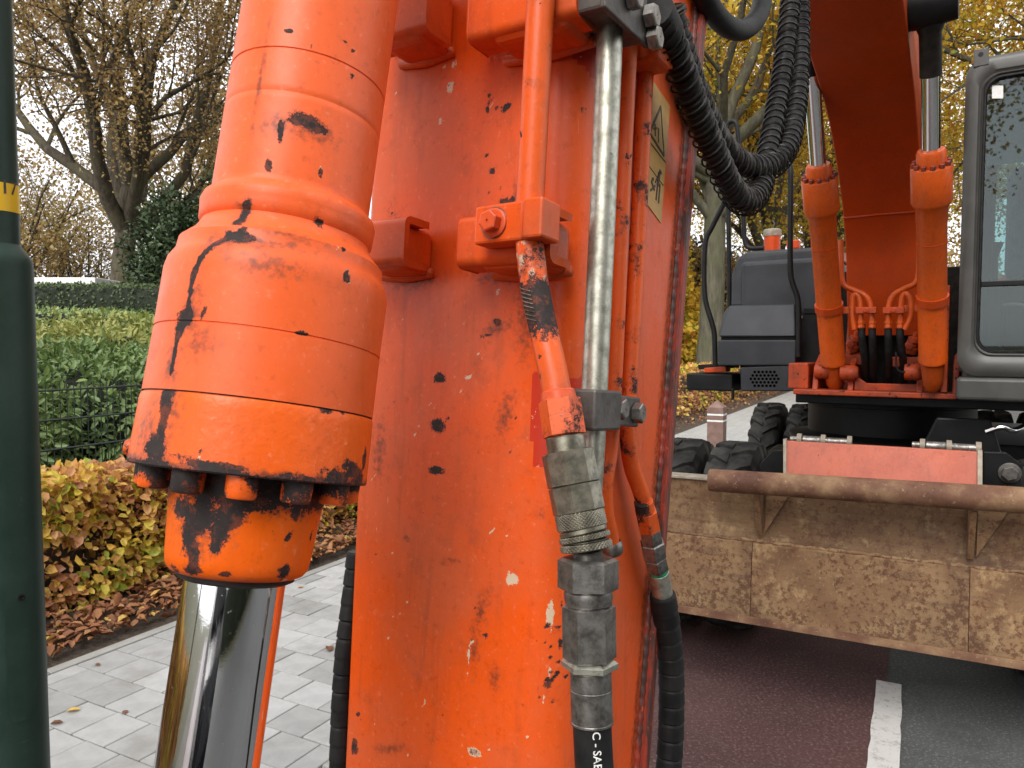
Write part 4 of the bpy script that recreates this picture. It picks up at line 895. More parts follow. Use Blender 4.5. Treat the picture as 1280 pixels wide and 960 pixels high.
def knurled(name, a, b, ea, eb, r):
    A, B = seg_between(a, b, ea, eb); ax = nrm(B - A); L = np.linalg.norm(B - A); u = nrm(np.cross(V(.13, .2, .97), ax)); w = np.cross(ax, u); nu, nv = max(8, int(L / .0007)), 150
    P = np.zeros((nu, nv, 3))
    for i in range(nu):
        ed = min(i, nu - 1 - i); k = 1 - (.04 if ed == 0 else 0)
        for j in range(nv):
            th = 2 * math.pi * j / nv; kn = .00035 * (abs(((j + i) % 4) - 2) + abs(((j - i) % 4) - 2) - 2); P[i, j] = A + ax * (L * i / (nu - 1)) + (r * k + kn) * (u * math.cos(th) + w * math.sin(th))
    b_ = MB().grid(P, closed_v=True); b_.f.append(tuple(range(nv))[::-1]); b_.f.append(tuple(range((nu - 1) * nv, nu * nv))); return b_.build(name, M['knurl'], op)
knurled('knurled_sleeve', (724, 640), (728, 660), e2_, e2_, .0206)
roundseg('sleeve_groove', (728, 660), (730, 668), e2_, e2_, .0200, .0200, M['fitting'], op)
knurled('knurled_ring', (730, 668), (731.5, 675), e2_, e2_, .0210)
roundseg('sleeve_groove', (731.5, 675), (732, 678), e2_, e2_, .0185, .0185, M['fitting'], op)
knurled('knurled_ring', (732, 678), (733.5, 687), e2_, e2_, .0212)
roundseg('coupler_neck', (734, 686), (735, 700), e2_, e3, .0125, .0125, M['fitting2'], op)
hexseg('swivel_nut', (735, 697), (735, 738), e3, e3, .0252, M['fitting2'], op, 6, .14, rot=.28)
roundseg('adapter_neck', (735, 737), (736, 757), e3, e3, .0200, .0195, M['fitting2'], op, extra=[(.006, .0205), (.010, .0195)])
hexseg('adapter_hex', (736, 756), (737, 824), e3, e3, .0222, M['fitting2'], op, 6, .12, rot=.1)
hexseg('lock_nut', (737, 823), (737, 838), e3, e3, .0236, M['zinc'], op, 6, .2, rot=.35)
roundseg('crimp_ferrule', (738, 838), (740, 903), e3, e3, .0170, .0172, M['fitting2'], op, extra=[(.014, .0172), (.0145, .0168), (.015, .0172), (.040, .0172), (.0405, .0176), (.042, .0176)])
hpath = smooth_path([fp(739.5, 893, e3), fp(741, 925, e3), fp(743, 960, e3), fp(748, 1020, e3 - .005), fp(757, 1120, e3 - .03), fp(770, 1250, e3 - .06)], 80)
hose = MB().tube(hpath, .0158, 36).build('hydraulic_hose', M['rubber'], ex, smooth=60)
tv, tf = text_mesh('C - SAE 1', .0092); HA, HB = fp(741, 905, e3), fp(744, 975, e3); hd = nrm(HB - HA); view = nrm(CAMP - (HA + HB) / 2); view = nrm(view - hd * np.dot(view, hd)); sd = np.cross(view, hd)
# reading direction runs down the hose
tx = tv[:, 0] - tv[:, 0].min() + .0005; ty = tv[:, 1]; ph = ty / .016 + math.radians(8); q = HA + hd * (tx)[:, None] + (view * np.cos(ph)[:, None] + sd * np.sin(ph)[:, None]) * .01615
MB().add(q, tf).build('lettering', M['white_text'], hose)
# bare steel pipe with its clamps
zp = smooth_path([rp(769, -60, .030), rp(763, 30, .030), rp(754, 250, .030), rp(744, 470, .030), rp(741, 540, .031), rp(737, 600, .031), rp(733, 680, .03)], 80)
zpipe = MB().tube(resample(zp, .01), .0125, 32).build('bare_steel_pipe', M['zinc'], ex, smooth=60)
thin1 = smooth_path([rp(790, 40, .0125), rp(785, 100, .0125), rp(776, 300, .0125), rp(768, 480, .0125), rp(763, 560, .013), rp(757, 600, .0135), rp(757, 640, .0135), rp(763, 668, .014), rp(766, 690, .014)], 100)
m = MB().tube(resample(thin1, .006), .0083, 24); p1 = m.build('thin_hydraulic_pipe', M['pipe_orange'], ex, smooth=60, attrs=pipe_attrs(m, 1, -.52))
roundseg_ = MB().lathe(rp(765, 676, .014), nrm(rp(767, 700, .014) - rp(765, 676, .014)), [(0, .009), (.004, .011), (.012, .011), (.015, .009), (.015, .0005)], 20).build('end_nut', M['fitting2'], p1, smooth=35)
thin2 = smooth_path([rp(809, 60, .0105), rp(806, 110, .0105), rp(797, 300, .0105), rp(788, 460, .0105), rp(785, 540, .0115), rp(789, 580, .014), rp(800, 612, .018), rp(806, 632, .02)], 100)
m = MB().tube(resample(thin2, .006), .0092, 24); A_ = pipe_attrs(m, 7, -.5); p2 = m.build('thin_hydraulic_pipe', M['pipe_orange'], ex, smooth=60, attrs=A_)
def rseg(name, a, b, e, r, mat, parent, hexs=0, r1=None):
    A, B = rp(*a, e), rp(*b, e); L = np.linalg.norm(B - A); ax = nrm(B - A)
    m = MB().hexprism(A, ax, L, r, hexs, .15) if hexs else MB().lathe(A, ax, [(0, .0005), (0, r - .001), (.001, r), (L - .001, r1 or r), (L, (r1 or r) - .001), (L, .0005)], 28)
    return m.build(name, mat, parent, smooth=28, attrs=pipe_attrs(m, 2, -.1) if mat is M['pipe_orange'] else None)
E2 = .021
rseg('pipe_collar', (804, 626), (807, 640), E2, .0108, M['pipe_orange'], p2)
rseg('union_nut', (807, 638), (812, 662), E2, .0132, M['pipe_orange'], p2, 6)
rseg('hex_adapter', (812, 661), (815, 678), E2, .0128, M['fitting2'], p2, 6)
rseg('swivel_nut', (815, 677), (818, 696), E2, .0148, M['fitting2'], p2, 6)
rseg('hex_body', (818, 695), (822, 711), E2, .0140, M['fitting2'], p2, 6)
rseg('green_ring', (822, 711), (823, 715), E2, .0118, M['green_ring'], p2)
rseg('crimp_ferrule', (823, 714), (830, 752), E2, .0124, M['zinc'], p2)
# spiral-guarded hose below it: overlapping collars
sp = smooth_path([rp(828, 742, E2), rp(835, 790, E2), rp(839, 840, E2), rp(839, 900, E2), rp(836, 960, E2), rp(830, 1040, E2), rp(820, 1150, E2)], 100); sp = resample(sp, .002)
def wrapped(path, r, pitch, saw, step):
    k = np.arange(len(path)) * step; ph = (k % pitch) / pitch; return r * (1 + saw * (ph - .5) - .10 * (ph < .07))
m = MB().tube(sp, wrapped(sp, .0160, .022, .07, .002), 28); m.build('spiral_wrapped_hose', M['rubber'], ex, smooth=38)
lp_ = smooth_path([hit(446, 690, ORG - SN * .012, SN), hit(440, 745, ORG - SN * .012, SN), hit(431, 820, ORG - SN * .011, SN), hit(426, 900, ORG - SN * .012, SN), hit(424, 980, ORG - SN * .012, SN), hit(424, 1100, ORG - SN * .011, SN)], 80)
lp_ = resample(lp_, .002); MB().tube(lp_, wrapped(lp_, .0120, .02, .07, .002), 24).build('spiral_wrapped_hose', M['rubber'], ex, smooth=38)
# clamp joining the pipes
def rbox(name, c, half, mat, parent, bev=.0025): return MB().box(c, (SN, FNn, US), half).build(name, mat, parent, bevel=bev)
cA, cB = rp(724, 511, .034), rp(757, 513, .034)
MB().box((cA + cB) / 2, (FNn, US, SN), (.5 * abs(np.dot(cB - cA, FNn)) + .001, .0185, .0165)).build('pipe_clamp', M['dark_block'], zpipe, bevel=.0025)
q = [rp(752, 491, .040), rp(799, 497, .040), rp(796, 534, .040), rp(751, 531, .040)]
MB().prism([x - SN * .022 for x in q], SN * .024).build('clamp_plate', M['dark_block'], zpipe, bevel=.002)
hexbolt('clamp_bolt', rp(771, 511, .042), SN, .0105, .013, M['fitting2'], zpipe, washer=False, rot=.5); hexbolt('clamp_bolt', rp(793, 516, .042), SN, .0105, .013, M['fitting2'], zpipe, washer=False, rot=.8)
# manifold block at the top
q = [rp(716, -50, .055), rp(751, -50, .055), rp(758, 18, .055), rp(724, 22, .055)]
fa, fb = rp(716, 30, .05), rp(772, 40, .05)
MB().prism([rp(757, -40, .055), rp(787, -40, .055), rp(822, 46, .055), rp(812, 60, .055), rp(757, 8, .055)], SN * -.006).build('manifold_plate', M['dark_block'], zpipe, bevel=.0015)
bx0 = rp(757, -34, .055); top_ = rp(812, 52, .055)
c0, c1 = rp(757, 10, .048), rp(812, 62, .048)
MB().prism([rp(757, -60, .048), rp(808, -60, .048), rp(812, 54, .048), rp(757, 8, .048)], SN * -.075).build('manifold_block', M['dark_block'], zpipe, bevel=.003)
for px, py in ((786, -2), (808, 22), (812, 49)): hexbolt('manifold_bolt', rp(px, py, .0555), SN, .0115, .015, M['fitting2'], zpipe, washer=False, rot=.4)
MB().box(rp(812, 72, .02), (SN, FNn, US), (.02, .022, .012)).build('pipe_rest', M['bracket'], arm_o, bevel=.004)
# rubber stop on the flank
MB().lathe(rp(848, 125, .0), SN, [(0, .013), (.006, .014), (.014, .012), (.018, .007), (.019, .0005)], 20).build('rubber_stop', M['rubber'], arm_o, smooth=50)

# --- hanging hoses between arm and boom
def coil(path, r, wire, pitch, sag, phase=0):
    step = pitch / 14; p = resample(path, step); n = len(p); T = np.gradient(p, axis=0); T /= np.linalg.norm(T, axis=1)[:, None]; out = []
    u = nrm(np.cross(V(0, 0, 1), T[0]))
    for i in range(n):
        u = nrm(u - T[i] * np.dot(u, T[i])); w = np.cross(T[i], u); a = 2 * math.pi * i / 14 + phase
        g = -Z - T[i] * np.dot(-Z, T[i]); out.append(p[i] + g * sag + r * (u * math.cos(a) + w * math.sin(a)))
    return MB().tube(np.array(out), wire, 5, caps=True)
def guarded(name, pts, r, pitch=.0165, sag=.0055):
    p = resample(smooth_path(pts, 140), .0015); k = np.arange(len(p)) * .0015; ph = (k % pitch) / pitch
    o = MB().tube(p, r * (1 + .045 * np.cos(2 * math.pi * ph)), 24).build(name, M['rubber'], ex, smooth=70)
    coil(p, r * 1.17 + .001, .0013, pitch, sag).build('spring_guard', M['spiral'], o, smooth=60)
    coil(p, r * 1.02 + .0008, .0024, pitch, 0, 1.5).build('spiral_rib', M['spiral'], o, smooth=60)
    return o
A0 = rp(818, 12, .045); ya = A0[1]
hA = [A0, at(826, 28, ya + .02), at(839, 52, ya + .05), at(857, 100, ya + .09), at(876, 150, ya + .13), at(895, 194, ya + .17), at(911, 228, ya + .21), at(926, 247, ya + .25), at(941, 247, ya + .3), at(952, 227, ya + .35), at(960, 188, ya + .40), at(968, 145, ya + .45), at(976, 100, ya + .5), at(983, 50, ya + .54), at(988, 0, ya + .58), at(990, -60, ya + .62)]
gh = guarded('spring_guarded_hose', hA, .0138)
MB().tube([A0 - SN * 0, at(826, 28, ya + .02), at(832, 40, ya + .035)], .0195, 20).build('hose_ferrule', M['rubber'], gh, smooth=50)
hB = [at(838, 10, ya + .12), at(850, 60, ya + .14), at(872, 124, ya + .19), at(896, 172, ya + .25), at(914, 194, ya + .29), at(933, 206, ya + .32), at(955, 208, ya + .36), at(974, 196, ya + .41), at(987, 172, ya + .46), at(994, 134, ya + .52), at(998, 92, ya + .56), at(999, 50, ya + .6), at(999, 0, ya + .63), at(994, -60, ya + .66)]
guarded('spring_guarded_hose', hB, .0150)
hC_ = [at(868, -40, 1.0), at(880, -6, 1.02), at(893, 17, 1.05), at(911, 34, 1.09), at(930, 37, 1.13), at(946, 23, 1.17), at(953, 0, 1.2), at(956, -50, 1.25)]
MB().tube(smooth_path(hC_, 70), .0148, 28).build('boom_hose', M['rubber'], ex, smooth=60)

# --- boom
SA = (SN, SF, Z)
def sbox(name, n0, n1, f0, f1, z0, z1, mat, parent, bevel=.006, bseg=2):
    return MB().box(up_((n0 + n1) / 2, (f0 + f1) / 2, (z0 + z1) / 2), SA, ((n1 - n0) / 2, (f1 - f0) / 2, (z1 - z0) / 2)).build(name, mat, parent, bevel=bevel, bseg=bseg)
und = smooth_path([V(4.80, 1.55, 0), V(4.72, 1.76, 0), V(4.61, 2.08, 0), V(4.36, 2.36, 0), V(4.0, 2.6, 0), V(3.56, 2.745, 0), V(3.2, 2.84, 0), V(2.6, 3.0, 0), V(1.9, 3.12, 0), V(1.3, 3.05, 0), V(.98, 2.85, 0)], 80)[:, :2]
tg_ = np.gradient(und, axis=0); tg_ /= np.linalg.norm(tg_, axis=1)[:, None]; off_ = np.interp(np.arange(len(und)), [0, 12, 30, 45, 60, len(und) - 1], [.30, .30, .30, .34, .40, .25])
top = und + np.stack([tg_[:, 1], -tg_[:, 0]], 1) * off_[:, None]
BN0, BN1 = -.69, -.31
P = np.array([[up_(BN0, u[0], u[1]), up_(BN1, u[0], u[1]), up_(BN1, t_[0], t_[1]), up_(BN0, t_[0], t_[1])] for u, t_ in zip(und, top)])
boom = MB().grid(P, closed_v=True).build('boom', M['boom'], ex, smooth=40, bevel=.006)
i = int(np.argmin(np.abs(und[:, 1] - 2.19))); MB().tube([up_(BN0 - .002, und[i, 0] - .002, und[i, 1]), up_((BN0 + BN1) / 2, und[i, 0] - .003, und[i, 1] + .003), up_(BN1 + .002, und[i, 0] - .002, und[i, 1])], .006, 8).build('weld_seam', M['boom'], boom, smooth=180)
for k, dn in enumerate((.022, .055)):                       # pipes along the boom's flank
    q = [up_(BN1 + .035, a[0] * (1 - s) + b_[0] * s, a[1] * (1 - s) + b_[1] * s) for a, b_, s in [(und[j], top[j], .55 + .65 * k) for j in range(8, 76, 4)]]
    MB().tube(q, .012, 10).build('flank_pipe', M['boom'], boom, smooth=60)
# rod-end housing of the boom cylinders
# --- boom cylinders
def boom_cyl(pb, pt, fb, ft, gl0, nm):
    B, T = sf(*pb, fb), sf(*pt, ft); ax = nrm(T - B); L = np.linalg.norm(T - B); rb, rg, rr_ = .064, .085, .037
    g0 = gl0 * L; o = MB().lathe(B, ax, [(-.06, .001), (-.06, .03), (-.03, .045), (.02, .05), (.10, .054), (.115, .068), (.13, .068), (.137, rb), (g0 - .10, rb), (g0 - .095, rb + .002), (g0 - .03, rb + .003), (g0 - .01, rg - .004), (g0, rg), (g0 + .16, rg), (g0 + .165, rg - .003), (g0 + .165, .058)], 40).build('boom_cylinder', M['cyl_far'], ex, smooth=35)
    MB().lathe(B, ax, [(g0 + .16, .062), (g0 + .225, .060), (g0 + .235, .054), (g0 + .235, rr_)], 32).build('gland_nose', M['cyl_far'], o, smooth=35)
    u = nrm(np.cross(ax, V(1, .2, 0))); w = np.cross(ax, u)
    for k in range(12):
        a = k * math.pi / 6; MB().lathe(B + ax * (g0 + .163) + (u * math.cos(a) + w * math.sin(a)) * .072, ax, [(0, .011), (.02, .011), (.022, .008), (.022, .0005)], 8).build('gland_bolt', M['edge'], o, smooth=40)
    MB().lathe(B, ax, [(g0 + .2, rr_), (L + .3, rr_)], 32).build('piston_rod', M['chrome'], o, smooth=60)
    MB().lathe(B, ax, [(.44, rb), (.44, rb + .008), (.48, rb + .008), (.48, rb)], 32).build('clamp_band', M['boom'], o, smooth=35)
    MB().lathe(B, ax, [(g0 - .2, rb), (g0 - .2, rb + .002), (g0 - .196, rb + .002), (g0 - .196, rb)], 32).build('weld_ring', M['boom'], o, smooth=35)
    return o, B, T, ax, L
cL, BL, TL, aL, LL_ = boom_cyl((1043, 474), (1012, 60), 4.62, 3.72, .565, 'l')
cR_, BR, TR, aR, LR_ = boom_cyl((1166, 474), (1163, 45), 4.45, 3.62, .575, 'r')
MB().lathe(TR - aR * .16, aR, [(0, .039), (.002, .0425), (.17, .0425), (.2, .055), (.26, .055)], 28).build('rod_sleeve', M['grime'], cR_, smooth=40)
MB().tube([TR + aR * .12 - SN * .17, TR + aR * .12 - SN * .02, TR + aR * .12 + SN * .10], [.085, .09, .075], 28).build('rod_end_housing', M['black'], cR_, smooth=50)
MB().lathe(TL - aL * .12, aL, [(0, .039), (.002, .0445), (.10, .0445), (.2, .055), (.36, .055)], 28).build('rod_sleeve', M['black'], cL, smooth=40)
# --- slewing deck, lugs and boom-foot cavity
deck = sbox('slewing_deck', -.94, .9, 4.62, 7.3, 1.16, 1.23, M['black'], ex)
sbox('deck_wing', -1.38, -.945, 5.3, 7.3, 1.20, 1.24, M['black'], deck)
sbox('deck_lip', -.93, -.125, 4.50, 4.66, 1.215, 1.245, M['boom_dirty'], deck)
sbox('deck_beam', -.97, -.86, 4.56, 4.9, 1.245, 1.39, M['boom_dirty'], deck)
for n in (-.84, -.655, -.315, -.15):
    pl = [up_(n, 4.56, 1.24), up_(n, 4.95, 1.24), up_(n, 4.95, 1.45), up_(n, 4.75, 1.44), up_(n, 4.60, 1.37)]; MB().prism(pl, SN * .03).build('cylinder_lug', M['boom_dirty'], deck, bevel=.006)
for n in (-.70, -.30):
    pl = [up_(n, 4.72, 1.24), up_(n, 5.3, 1.24), up_(n, 5.3, 1.6), up_(n, 5.0, 1.78), up_(n, 4.85, 1.70)]; MB().prism(pl, SN * .03).build('boom_lug', M['boom_dirty'], deck, bevel=.006)
for p in (sf(1062, 466, 4.55), sf(1143, 465, 4.5), sf(1030, 464, 4.58)): MB().tube([p - SN * .045, p + SN * .02, p + SN * .045], [.042, .045, .03], 20).build('pin_boss', M['boom_dirty'], deck, smooth=40)
MB().prism([up_(-.62, 4.575, 1.245), up_(-.26, 4.575, 1.245), up_(-.26, 4.575, 1.33), up_(-.32, 4.575, 1.285), up_(-.56, 4.575, 1.285), up_(-.62, 4.575, 1.33)], SF * .02).build('front_cross_plate', M['boom_dirty'], deck, bevel=.003)
sbox('cavity_wall', -.85, -.13, 5.12, 5.16, 1.2, 1.95, M['grime'], deck)
for px, py in ((1065, 428), (1138, 430)):
    p = sf(px, py, 4.72); MB().lathe(p - Z * .05, nrm(V(.1, -.3, 1)), [(0, .001), (0, .03), (.03, .032), (.035, .022), (.06, .024), (.065, .033), (.09, .03), (.095, .014), (.12, .012), (.12, .001)], 16).build('check_valve', M['boom_dirty'], deck, smooth=35)
    MB().lathe(p + V(0, 0, -.01), -SF, [(0, .03), (.03, .03), (.035, .02), (.06, .019), (.06, .012), (.062, .001)], 6).build('valve_port', M['boom_dirty'], deck, smooth=25)
    MB().box(p + V(0, .05, -.10), SA, (.09, .06, .028)).build('valve_bracket', M['boom_dirty'], deck, bevel=.006)
def fpath(pts, f): return [sf(x, y, f) for x, y in pts]
for pts in ([(1051, 300), (1052, 340), (1055, 356), (1068, 363), (1082, 370), (1088, 382), (1090, 404)], [(1068, 412), (1065, 390), (1066, 372), (1071, 368), (1075, 378), (1076, 404)],
            [(1149, 300), (1148, 340), (1144, 354), (1130, 361), (1117, 369), (1111, 382), (1110, 404)], [(1131, 412), (1138, 396), (1138, 376), (1132, 367), (1127, 374), (1125, 404)]):
    o = MB().tube(smooth_path(fpath(pts, 4.42), 50), .0145, 14).build('boom_pipe', M['cyl_far'], ex, smooth=60)
    e_ = sf(*pts[-1], 4.42); MB().lathe(e_ + Z * .012, -Z, [(0, .016), (.0, .021), (.014, .021), (.018, .017), (.035, .02), (.04, .016)], 6).build('pipe_nut', M['cyl_far'], o, smooth=25)
for (a, b_, z_) in (((1027, 388), (1078, 388), 0), ((1128, 386), (1184, 384), 0)):
    A, B = sf(*a, 4.44), sf(*b_, 4.44); MB().box((A + B) / 2, (nrm(B - A), SF, Z), (np.linalg.norm(B - A) / 2, .012, .019)).build('clamp_arm', M['cyl_far'], ex, bevel=.004)
for px in (1083, 1117):
    p = sf(px, 388, 4.40); o = MB().box(p, SA, (.05, .02, .017)).build('pipe_clamp', M['boom'], ex, bevel=.004); hexbolt('clamp_bolt', p - SF * .02, -SF, .012, .012, M['boom'], o)
for x0, x1 in ((1077, 1081), (1090, 1091), (1110, 1111), (1125, 1129)):
    MB().tube(smooth_path([sf(x0, 405, 4.43), sf(x0 + .5, 425, 4.44), sf(x1, 452, 4.52), sf(x1, 490, 4.75)], 30), .019, 14).build('boom_hose', M['rubber'], ex, smooth=60)
MB().tube(smooth_path([sf(1120, 440, 4.45), sf(1121, 460, 4.45), sf(1130, 465, 4.46), sf(1137, 455, 4.48)], 30), .006, 8).build('grease_line', M['rubber'], ex, smooth=60)
sbox('foot_guard', -.20, -.17, 4.5, 4.62, 1.25, 1.80, M['boom_dirty'], deck, .004)

# --- engine cover, vents, rails, exhaust
G = M['grey_panel']
cov = sbox('engine_cover', -1.36, -.80, 4.95, 6.4, 1.24, 2.03, G, ex, .03, 4)
for zz in (1.66, 1.36): MB().lathe(up_(-.965, 4.85, zz), -SF, [(0, .012), (.006, .012), (.008, .006), (.008, .0005)], 12).build('panel_latch', M['fitting2'], cov, smooth=40)
MB().box(up_(-.90, 4.855, 1.70), SA, (.05, .006, .018)).build('door_handle', M['black'], cov, bevel=.004)
def slab(name, pts, f, th, mat, parent, bev=.012): return MB().prism([sf(x, y, ff_) for (x, y), ff_ in zip(pts, f)], SF * th).build(name, mat, parent, bevel=bev, bseg=3)
slab('upper_panel', [(913, 384), (914, 343), (921, 322), (934, 314), (1032, 308), (1036, 384)], [5.0, 5.0, 5.02, 5.02, 5.02, 5.0], .7, G, cov, .02)
slab('side_skirt_panel', [(996, 388), (1032, 384), (1036, 470), (996, 486)], [4.86] * 4, .3, M['black'], cov, .01)
slab('sloped_panel', [(899, 418), (905, 390), (912, 382), (993, 380), (994, 420), (899, 421)], [4.74, 4.84, 4.86, 4.86, 4.74, 4.74], .4, G, cov, .008)
slab('lower_panel', [(897, 425), (995, 425), (994, 457), (897, 457)], [4.72] * 4, .4, G, cov, .008)
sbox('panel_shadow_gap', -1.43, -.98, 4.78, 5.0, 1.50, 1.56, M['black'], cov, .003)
# vent box with hexagonal holes
vb = slab('vent_box', [(925, 459), (998, 456), (998, 489), (926, 489)], [4.73] * 4, .35, G, cov, .008)
for r_ in range(5):
    for c_ in range(8 - (0 if r_ % 2 == 0 else 1)):
        if r_ in (0, 4) and c_ in (0, 7): continue
        p = sf(938.5 + c_ * 4.9 + (2.45 if r_ % 2 else 0) + (4.9 if r_ == 9 else 0), 465 + r_ * 4.3, 4.7285); MB().lathe(p, SF, [(0, .0092), (.0006, .0092), (.0006, .0001)], 6).build('vent_hole', M['void'], cov)
sbox('side_platform', -1.66, -1.36, 4.80, 5.2, 1.20, 1.31, M['black'], ex, .01)
slab('platform_plate', [(872, 456), (908, 455), (908, 461), (873, 462)], [4.82] * 4, .3, M['black'], cov, .003)
slab('platform_lamp', [(880, 460), (907, 458), (908, 465), (880, 466)], [4.80] * 4, .1, M['boom'], cov, .006)
sbox('latch', -1.36, -1.345, 4.78, 4.8, 1.15, 1.22, M['black'], cov, .003)
def rail(pts, f, r): return MB().tube(smooth_path([sf(x, y, ff_) for (x, y), ff_ in zip(pts, f)], 90), r, 14).build('handrail', M['black'], ex, smooth=60)
rail([(894, 456), (893, 420), (890, 404), (882, 376), (880, 345), (882, 302), (890, 284), (903, 258), (920, 222), (926, 204), (935, 197), (952, 193), (972, 194), (983, 199), (988, 212), (988, 262), (988, 335), (991, 355), (998, 380), (998, 446)], [4.75] * 14 + [4.72] * 6, .0165)
rail([(912, 384), (911, 300), (909, 200), (909, 163), (912, 153), (919, 153), (922, 164), (925, 200), (929, 265), (931, 300), (937, 310), (955, 310)], [5.35] * 12, .0165)
pe = sf(965, 311, 5.5); es = MB().lathe(pe - Z * .05, Z, [(0, .055), (.13, .055), (.145, .055)], 28).build('exhaust_stack', M['boom'], ex, smooth=50)
MB().lathe(pe + Z * .085, Z, [(0, .058), (.03, .062), (.042, .062), (.05, .05), (.05, .001)], 28).build('rain_cap', M['tan_steel'], es, smooth=40)
MB().tube([pe + Z * .13, pe + Z * .17 + SN * .015, pe + Z * .2], .004, 6).build('cap_loop', M['dark_block'], es)
sbox('engine_hood', -1.2, -.82, 5.3, 6.3, 2.04, 2.11, M['boom'], cov, .01)
p = sf(992, 306, 5.4); MB().box(p, SA, (.04, .04, .03)).build('hood_hinge', M['boom'], cov, bevel=.008)
# rear of the upper structure
sbox('counterweight', -1.45, .85, 6.5, 7.5, 1.25, 2.0, M['boom'], ex, .08, 4)
sbox('hydraulic_tank', -.78, -.2, 5.6, 6.5, 1.24, 1.85, M['black'], ex, .03, 3)

# --- cab
CF0, CF1, CN0, CN1, CZ0, CZ1 = 4.30, 5.95, -.125, .95, 1.345, 2.86
cab = sbox('cab', CN0 + .02, CN1 - .02, CF0 + .06, CF1, 1.24, 1.40, M['cab_grey'], ex, .02, 3)
def rrect(n0, n1, z0, z1, r, k=7):
    pts = []
    for (cx, cz, a0) in ((n1 - r, z1 - r, 0), (n0 + r, z1 - r, 90), (n0 + r, z0 + r, 180), (n1 - r, z0 + r, 270)):
        for i in range(k): a = math.radians(a0 + 90 * i / (k - 1)); pts.append((cx + r * math.cos(a), cz + r * math.sin(a)))
    return pts
def ringframe(name, outer, inner, f0, f1, mat, parent, rnd=.012):
    loops = []
    def off(p, q, s): return [(a[0] + (b[0] - a[0]) * s, a[1] + (b[1] - a[1]) * s) for a, b in zip(p, q)]
    for loop, f in ((outer, f1), (outer, f0 + rnd), (off(outer, inner, .14), f0 + rnd * .3), (off(outer, inner, .3), f0), (off(outer, inner, .72), f0 + .001), (off(outer, inner, .80), f0 + rnd * .8), (off(outer, inner, .86), f0 + rnd * .9), (off(outer, inner, .93), f0 + rnd * .2), (inner, f0 + rnd * .8), (inner, f0 + .05)):
        loops.append([up_(a, f, z) for a, z in loop])
    return MB().grid(np.array(loops), closed_v=True).build(name, mat, parent, smooth=45)
ringframe('windscreen_frame', rrect(CN0, CN1, CZ0, CZ1, .09), rrect(-.048, CN1 - .075, 1.455, 2.765, .075), CF0, CF0 + .16, M['cab_grey'], cab)
ringframe('window_seal', rrect(-.050, CN1 - .073, 1.453, 2.767, .075), rrect(-.034, CN1 - .09, 1.47, 2.75, .065), CF0 + .008, CF0 + .05, M['rubber'], cab, .006)
ringframe('rear_window_frame', rrect(CN0, CN1, CZ0, CZ1, .1), rrect(.02, CN1 - .14, 1.72, 2.68, .07), CF1 - .05, CF1 - .02, M['black'], cab)
sbox('roof', CN0 + .03, CN1 - .03, CF0 + .10, CF1 - .02, 2.80, 2.875, M['cab_grey'], cab, .03, 3)
sbox('side_wall', CN0 + .005, CN0 + .035, CF0 + .14, CF1 - .05, 1.36, 1.95, M['cab_grey'], cab, .004)
for f0 in (CF0 + .14, CF1 - .16): sbox('door_pillar', CN0 + .004, CN0 + .05, f0, f0 + .09, 1.9, 2.82, M['black'], cab, .006)
sbox('far_side_wall', CN1 - .035, CN1 - .005, CF0 + .14, CF1 - .05, 1.36, 1.8, M['black'], cab, .004)
sbox('upper_glass', -.040, CN1 - .083, CF0 + .028, CF0 + .033, 1.80, 2.758, M['glass'], cab, 0)
sbox('lower_glass', -.040, CN1 - .083, CF0 + .030, CF0 + .035, 1.462, 1.775, M['glass'], cab, 0)
sbox('glass_divider', -.036, CN1 - .087, CF0 + .018, CF0 + .04, 1.775, 1.802, M['black'], cab, .004)
sbox('rear_glass', .02, CN1 - .14, CF1 - .04, CF1 - .035, 1.72, 2.68, M['glass'], cab, 0)
sbox('cab_skirt', CN0, CN1, CF0 - .01, CF0 + .3, 1.226, 1.338, M['cab_grey'], cab, .018, 3)
sbox('seat_base', .06, .52, 4.85, 5.4, 1.45, 1.85, M['black'], cab, .04, 3)
sbox('seat_backrest', .07, .52, 5.15, 5.3, 1.85, 2.5, M['seat'], cab, .07, 5)
sbox('console', -.02, .06, 4.55, 5.2, 1.42, 1.80, M['black'], cab, .02, 3)
sbox('dashboard', .55, .8, 4.5, 4.9, 1.4, 1.9, M['black'], cab, .03, 3)
MB().tube(smooth_path([up_(.0, 4.62, 1.6), up_(.02, 4.62, 1.68), up_(.12, 4.62, 1.7), up_(.2, 4.62, 1.66)], 20), .01, 10).build('control_lever', M['tan_steel'], cab, smooth=60)
MB().tube([up_(.02, 4.75, 1.8), up_(.02, 4.73, 1.95), up_(.03, 4.72, 2.03)], [.018, .014, .028], 12).build('joystick', M['black'], cab, smooth=50)
P = np.zeros((30, 60, 3))
for i in range(30):
    for j in range(60):
        n_, z_ = -.03 + .85 * j / 59, 2.36 + .39 * i / 29; P[i, j] = up_(n_, CF0 + .075 + .012 * mnoise.noise(Vector((n_ * 4, z_ * 22, 1))) + .006 * mnoise.noise(Vector((n_ * 9, z_ * 45, 3))), z_)
MB().grid(P).build('sun_blind', M['sunshade'], cab, smooth=180)
slab('inspection_sticker', [(1240, 107), (1254, 107), (1254, 123), (1240, 123)], [CF0 + .027] * 4, .0008, M['white_text'], cab, 0)
slab('lifting_tab', [(1217, 62), (1236, 60), (1236, 80), (1217, 84)], [CF0 - .004] * 4, .006, M['cab_grey'], cab, .002)
p = sf(1226, 68, CF0 - .005); MB().lathe(p, SF, [(0, .011), (.0004, .011), (.0004, .0005)], 14).build('tab_hole', M['black'], cab)

